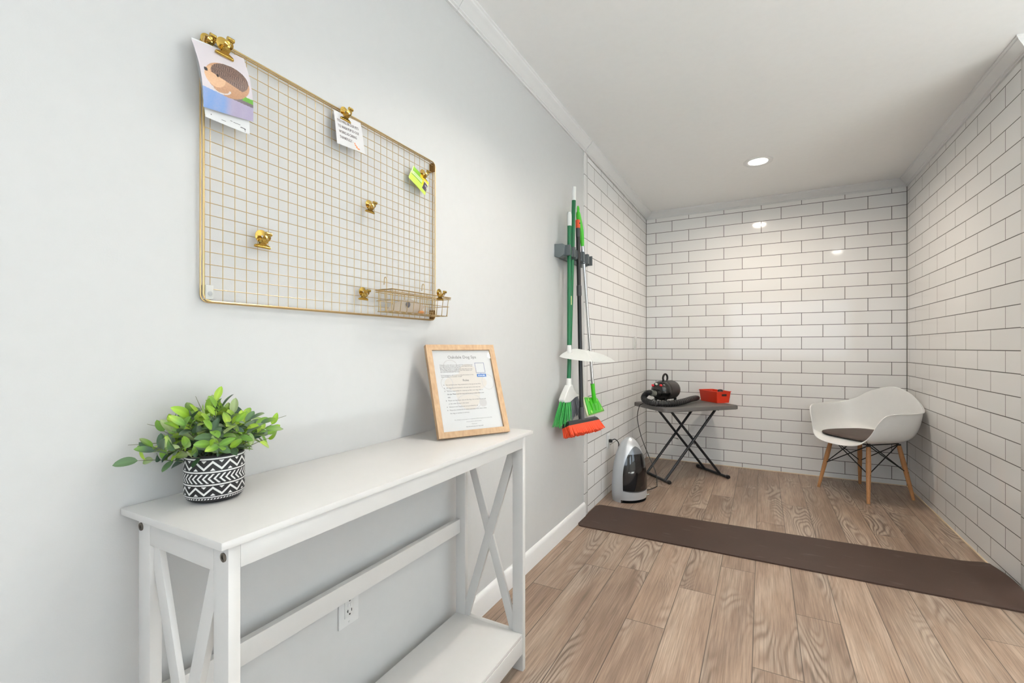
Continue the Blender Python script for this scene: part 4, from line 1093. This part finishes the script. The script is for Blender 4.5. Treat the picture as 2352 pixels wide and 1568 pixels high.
# ---------------------------------------------------------------- shell armchair
def armchair():
    c = Vector((1.704, 4.345, 0)); f = Vector((-.76, -.65, 0)).normalized(); n_ = Vector((-f.y, f.x, 0))
    if n_.x < 0: n_ = -n_           # towards the near side (right wall)
    t = thing('armchair', 'white moulded shell armchair on splayed wooden legs in the right tiled corner', 'chair', tuple(c))
    def P(n, ff, z): return c+n_*n+f*ff+Vector((0, 0, z))
    rim = [(0, .278, .392), (.112, .272, .398), (.190, .252, .424), (.238, .222, .492), (.272, .200, .580), (.300, .165, .637), (.325, .085, .650), (.336, -.03, .652), (.318, -.125, .658), (.245, -.205, .697), (.150, -.245, .765), (0, -.268, .808)]
    pan = [(0, .190, .425), (.100, .185, .425), (.150, .165, .424), (.175, .135, .424), (.188, .10, .424), (.195, .06, .424), (.198, 0, .424), (.190, -.05, .425), (.172, -.10, .428), (.135, -.14, .434), (.08, -.165, .438), (0, -.175, .440)]
    def loop(L):
        full = L+[(-a, b, z) for a, b, z in L[-2:0:-1]]
        return catmull([Vector(p) for p in full], 5, True)
    RM, PN = loop(rim), loop(pan); N = len(RM)
    rows = []
    K = 12
    for k in range(5): s_ = k/4*.98+.02; rows.append([Vector((p.x*s_, p.y*s_, .418+(p.z-.418)*s_**3)) for p in PN])
    for k in range(1, K+1):
        s_ = k/K; row = []
        for p, q in zip(PN, RM):
            h = Vector((q.x-p.x, q.y-p.y, 0)); dz = q.z-p.z
            c1 = p+h*.72+Vector((0, 0, dz*.02)); c2 = q-Vector((h.x*.10, h.y*.10, dz*.55))
            if dz < .03: c1 = p+h*.4; c2 = q-h*.35+Vector((0, 0, .014))
            row.append((1-s_)**3*p+3*(1-s_)**2*s_*c1+3*(1-s_)*s_*s_*c2+s_**3*q)
        rows.append(row)
    # rolled flange round the rim
    row = []
    for i, q in enumerate(RM):
        o = Vector((q.x, q.y, 0)).normalized(); row.append(q+o*(0.005+.010*sm(.50, .64, q.z)*(1-sm(.66, .76, q.z)))+Vector((0, 0, -.003)))
    rows.append(row)
    mb = MB(); vs = [P(*p) for R_ in rows for p in R_]; fs = []
    for j in range(len(rows)-1):
        for i in range(N): fs.append([j*N+i, j*N+(i+1) % N, (j+1)*N+(i+1) % N, (j+1)*N+i])
    fs.append(list(range(N)))
    mb.add(vs, fs); sh = mb.build('shell', mat('shell_white', (236, 236, 234), .35), t, smooth=80)
    m = sh.modifiers.new('solid', 'SOLIDIFY'); m.thickness = .006; m.offset = -1
    m = sh.modifiers.new('sub', 'SUBSURF'); m.levels = 1; m.render_levels = 1
    wood = NT('beech_leg'); tc = wood.n('ShaderNodeTexCoord'); mp = wood.n('ShaderNodeMapping'); mp.inputs['Scale'].default_value = (60, 60, 6); wood.l(tc.outputs['Object'], mp.inputs[0])
    nz = wood.n('ShaderNodeTexNoise'); nz.inputs['Detail'].default_value = 3; wood.l(mp.outputs[0], nz.inputs[0]); wood.l(wood.mix(nz.outputs['Fac'], srgb(150, 98, 58), srgb(204, 152, 102)), wood.b.inputs['Base Color']); wood.b.inputs['Roughness'].default_value = .45
    tops = {}; mids = {}
    for sn in (-1, 1):
        for sf in (-1, 1):
            a = Vector((sn*.150, sf*.135, .392)); b = Vector((sn*.205, sf*.200, 0.001)); tops[sn, sf] = a; mids[sn, sf] = a.lerp(b, .50)
            g = MB().tube([P(*a), P(*a.lerp(b, .35)), P(*b)], [.0135, .0165, .0105], 18).build('leg', wood.m, t)
            MB().cyl(P(*(a.lerp(b, .50)+Vector((sn*.012, 0, 0)))), P(*(a.lerp(b, .50)+Vector((sn*.0185, 0, 0)))), .004, seg=12).build('bolt', mat('bolt_brass', (150, 124, 80), .4, metal=1), g)
    bl = mat('black_wire', (18, 18, 19), .35)
    ks = [(-1, -1), (1, -1), (1, 1), (-1, 1)]
    for i in range(4):
        a, b = ks[i], ks[(i+1) % 4]
        for p, q in ((a, b), (b, a)):
            MB().cyl(P(*mids[p]), P(*(tops[q]+Vector((0, 0, .004)))), .0036, seg=10).build('cross_wire', bl, t)
    m = MB()
    for i in range(4): m.cyl(P(*(tops[ks[i]]+Vector((0, 0, .008)))), P(*(tops[ks[(i+1) % 4]]+Vector((0, 0, .008)))), .004, seg=10)
    for k in ks: m.cyl(P(*(tops[k]+Vector((0, 0, .004)))), P(tops[k].x*.75, tops[k].y*.75, .412), .006, seg=10); m.cyl(P(*(tops[k]+Vector((0, 0, -.004)))), P(*(tops[k]+Vector((0, 0, .006)))), .0145, seg=14)
    m.build('seat_bracket', bl, t)
    # cushion resting in the seat
    ct = P(0, .03, .427)
    mb = MB(); rws = []
    for s_, dz in ((.02, .0), (.93, .0), (.99, .005), (1.0, .012), (.99, .018), (.93, .023), (.6, .026), (.02, .028)):
        rws.append([Vector((p.x*s_*1.16, .022+p.y*s_*1.06, .431+dz+max(0, (p.z-.424))*s_)) for p in PN])
    vs = [P(*p) for R_ in rws for p in R_]; fs = []
    for j in range(len(rws)-1):
        for i in range(N): fs.append([j*N+i, j*N+(i+1) % N, (j+1)*N+(i+1) % N, (j+1)*N+i])
    fs += [list(range(N))[::-1], list(range((len(rws)-1)*N, len(rws)*N))]
    tag(mb.add(vs, fs).build('seat_cushion', mat('cushion_brown', (84, 72, 66), .75, noise=.15, nscale=25, bump=.3, bscale=600), None, loc=tuple(ct), smooth=60), 'thin dark brown seat cushion lying in the white shell armchair', 'cushion')
armchair()

# ---------------------------------------------------------------- long floor mat
def floor_mat():
    N = NT('mat_rubber'); tc = N.n('ShaderNodeTexCoord')
    n1 = N.n('ShaderNodeTexNoise'); n1.inputs['Scale'].default_value = 3.5; n1.inputs['Detail'].default_value = 5; N.l(tc.outputs['Object'], n1.inputs[0])
    mp = N.n('ShaderNodeMapping'); mp.inputs['Scale'].default_value = (6, 22, 6); mp.inputs['Rotation'].default_value = (0, 0, .12); N.l(tc.outputs['Object'], mp.inputs[0])
    n2 = N.n('ShaderNodeTexNoise'); n2.inputs['Scale'].default_value = 1.0; n2.inputs['Detail'].default_value = 6; N.l(mp.outputs[0], n2.inputs[0])
    sc = N.n('ShaderNodeMapRange'); sc.inputs[1].default_value = .62; sc.inputs[2].default_value = .75; N.l(n2.outputs['Fac'], sc.inputs[0])
    c = N.mix(n1.outputs['Fac'], srgb(56, 42, 35), srgb(76, 58, 50)); c = N.mix(N.math('MULTIPLY', sc.outputs[0], .35), c, srgb(116, 100, 92))
    N.l(c, N.b.inputs['Base Color']); N.b.inputs['Roughness'].default_value = .55; N.b.inputs['Specular IOR Level'].default_value = .25
    X0, X1 = .012, 2.026; T = .007
    NX, NY = 120, 30
    def lift(x, y):
        q = max(0, x-1.90)/.126; return (.036*q**1.7*sm(3.30, 2.9, y)+.008*q*q)*sm(2.72, 2.86, y)
    def f(u, v, top):
        y1 = 3.121+(3.196-3.121)*u; y0 = 2.700
        y = y0+(y1-y0)*v; x = X0+(X1+.06*sm(2.81, 2.74, y)-X0)*u
        # rounded corners at the left end
        r = .035; dx = x-X0; dy = min(y-y0, y1-y)
        if dx < r: ins = r-math.sqrt(max(0, r*r-(r-dx)**2)); y = y0+ins+(y1-y0-2*ins)*v
        if u > .985: ins = .03*((u-.985)/.015)**2; y = y0+(y1-ins-y0)*v
        return Vector((x, y, .0006+lift(x, y)+(T if top else 0)))
    mb = MB(); mb.grid(lambda u, v: f(u, v, 1), NX, NY); mb.grid(lambda u, v: f(u, v, 0), NX, NY)
    o = (NX+1)*(NY+1); w_ = NX+1
    for k in range(NX): mb.f += [[k, k+1, o+k+1, o+k], [NY*w_+k, NY*w_+k+1, o+NY*w_+k+1, o+NY*w_+k]]
    for k in range(NY): mb.f += [[k*w_, (k+1)*w_, o+(k+1)*w_, o+k*w_], [k*w_+NX, (k+1)*w_+NX, o+(k+1)*w_+NX, o+k*w_+NX]]
    tag(mb.build('floor_mat', N.m, None, loc=(1.02, 2.92, 0), smooth=50), 'long dark brown rubber mat laid across the wood floor before the tiled alcove', 'mat')
floor_mat()
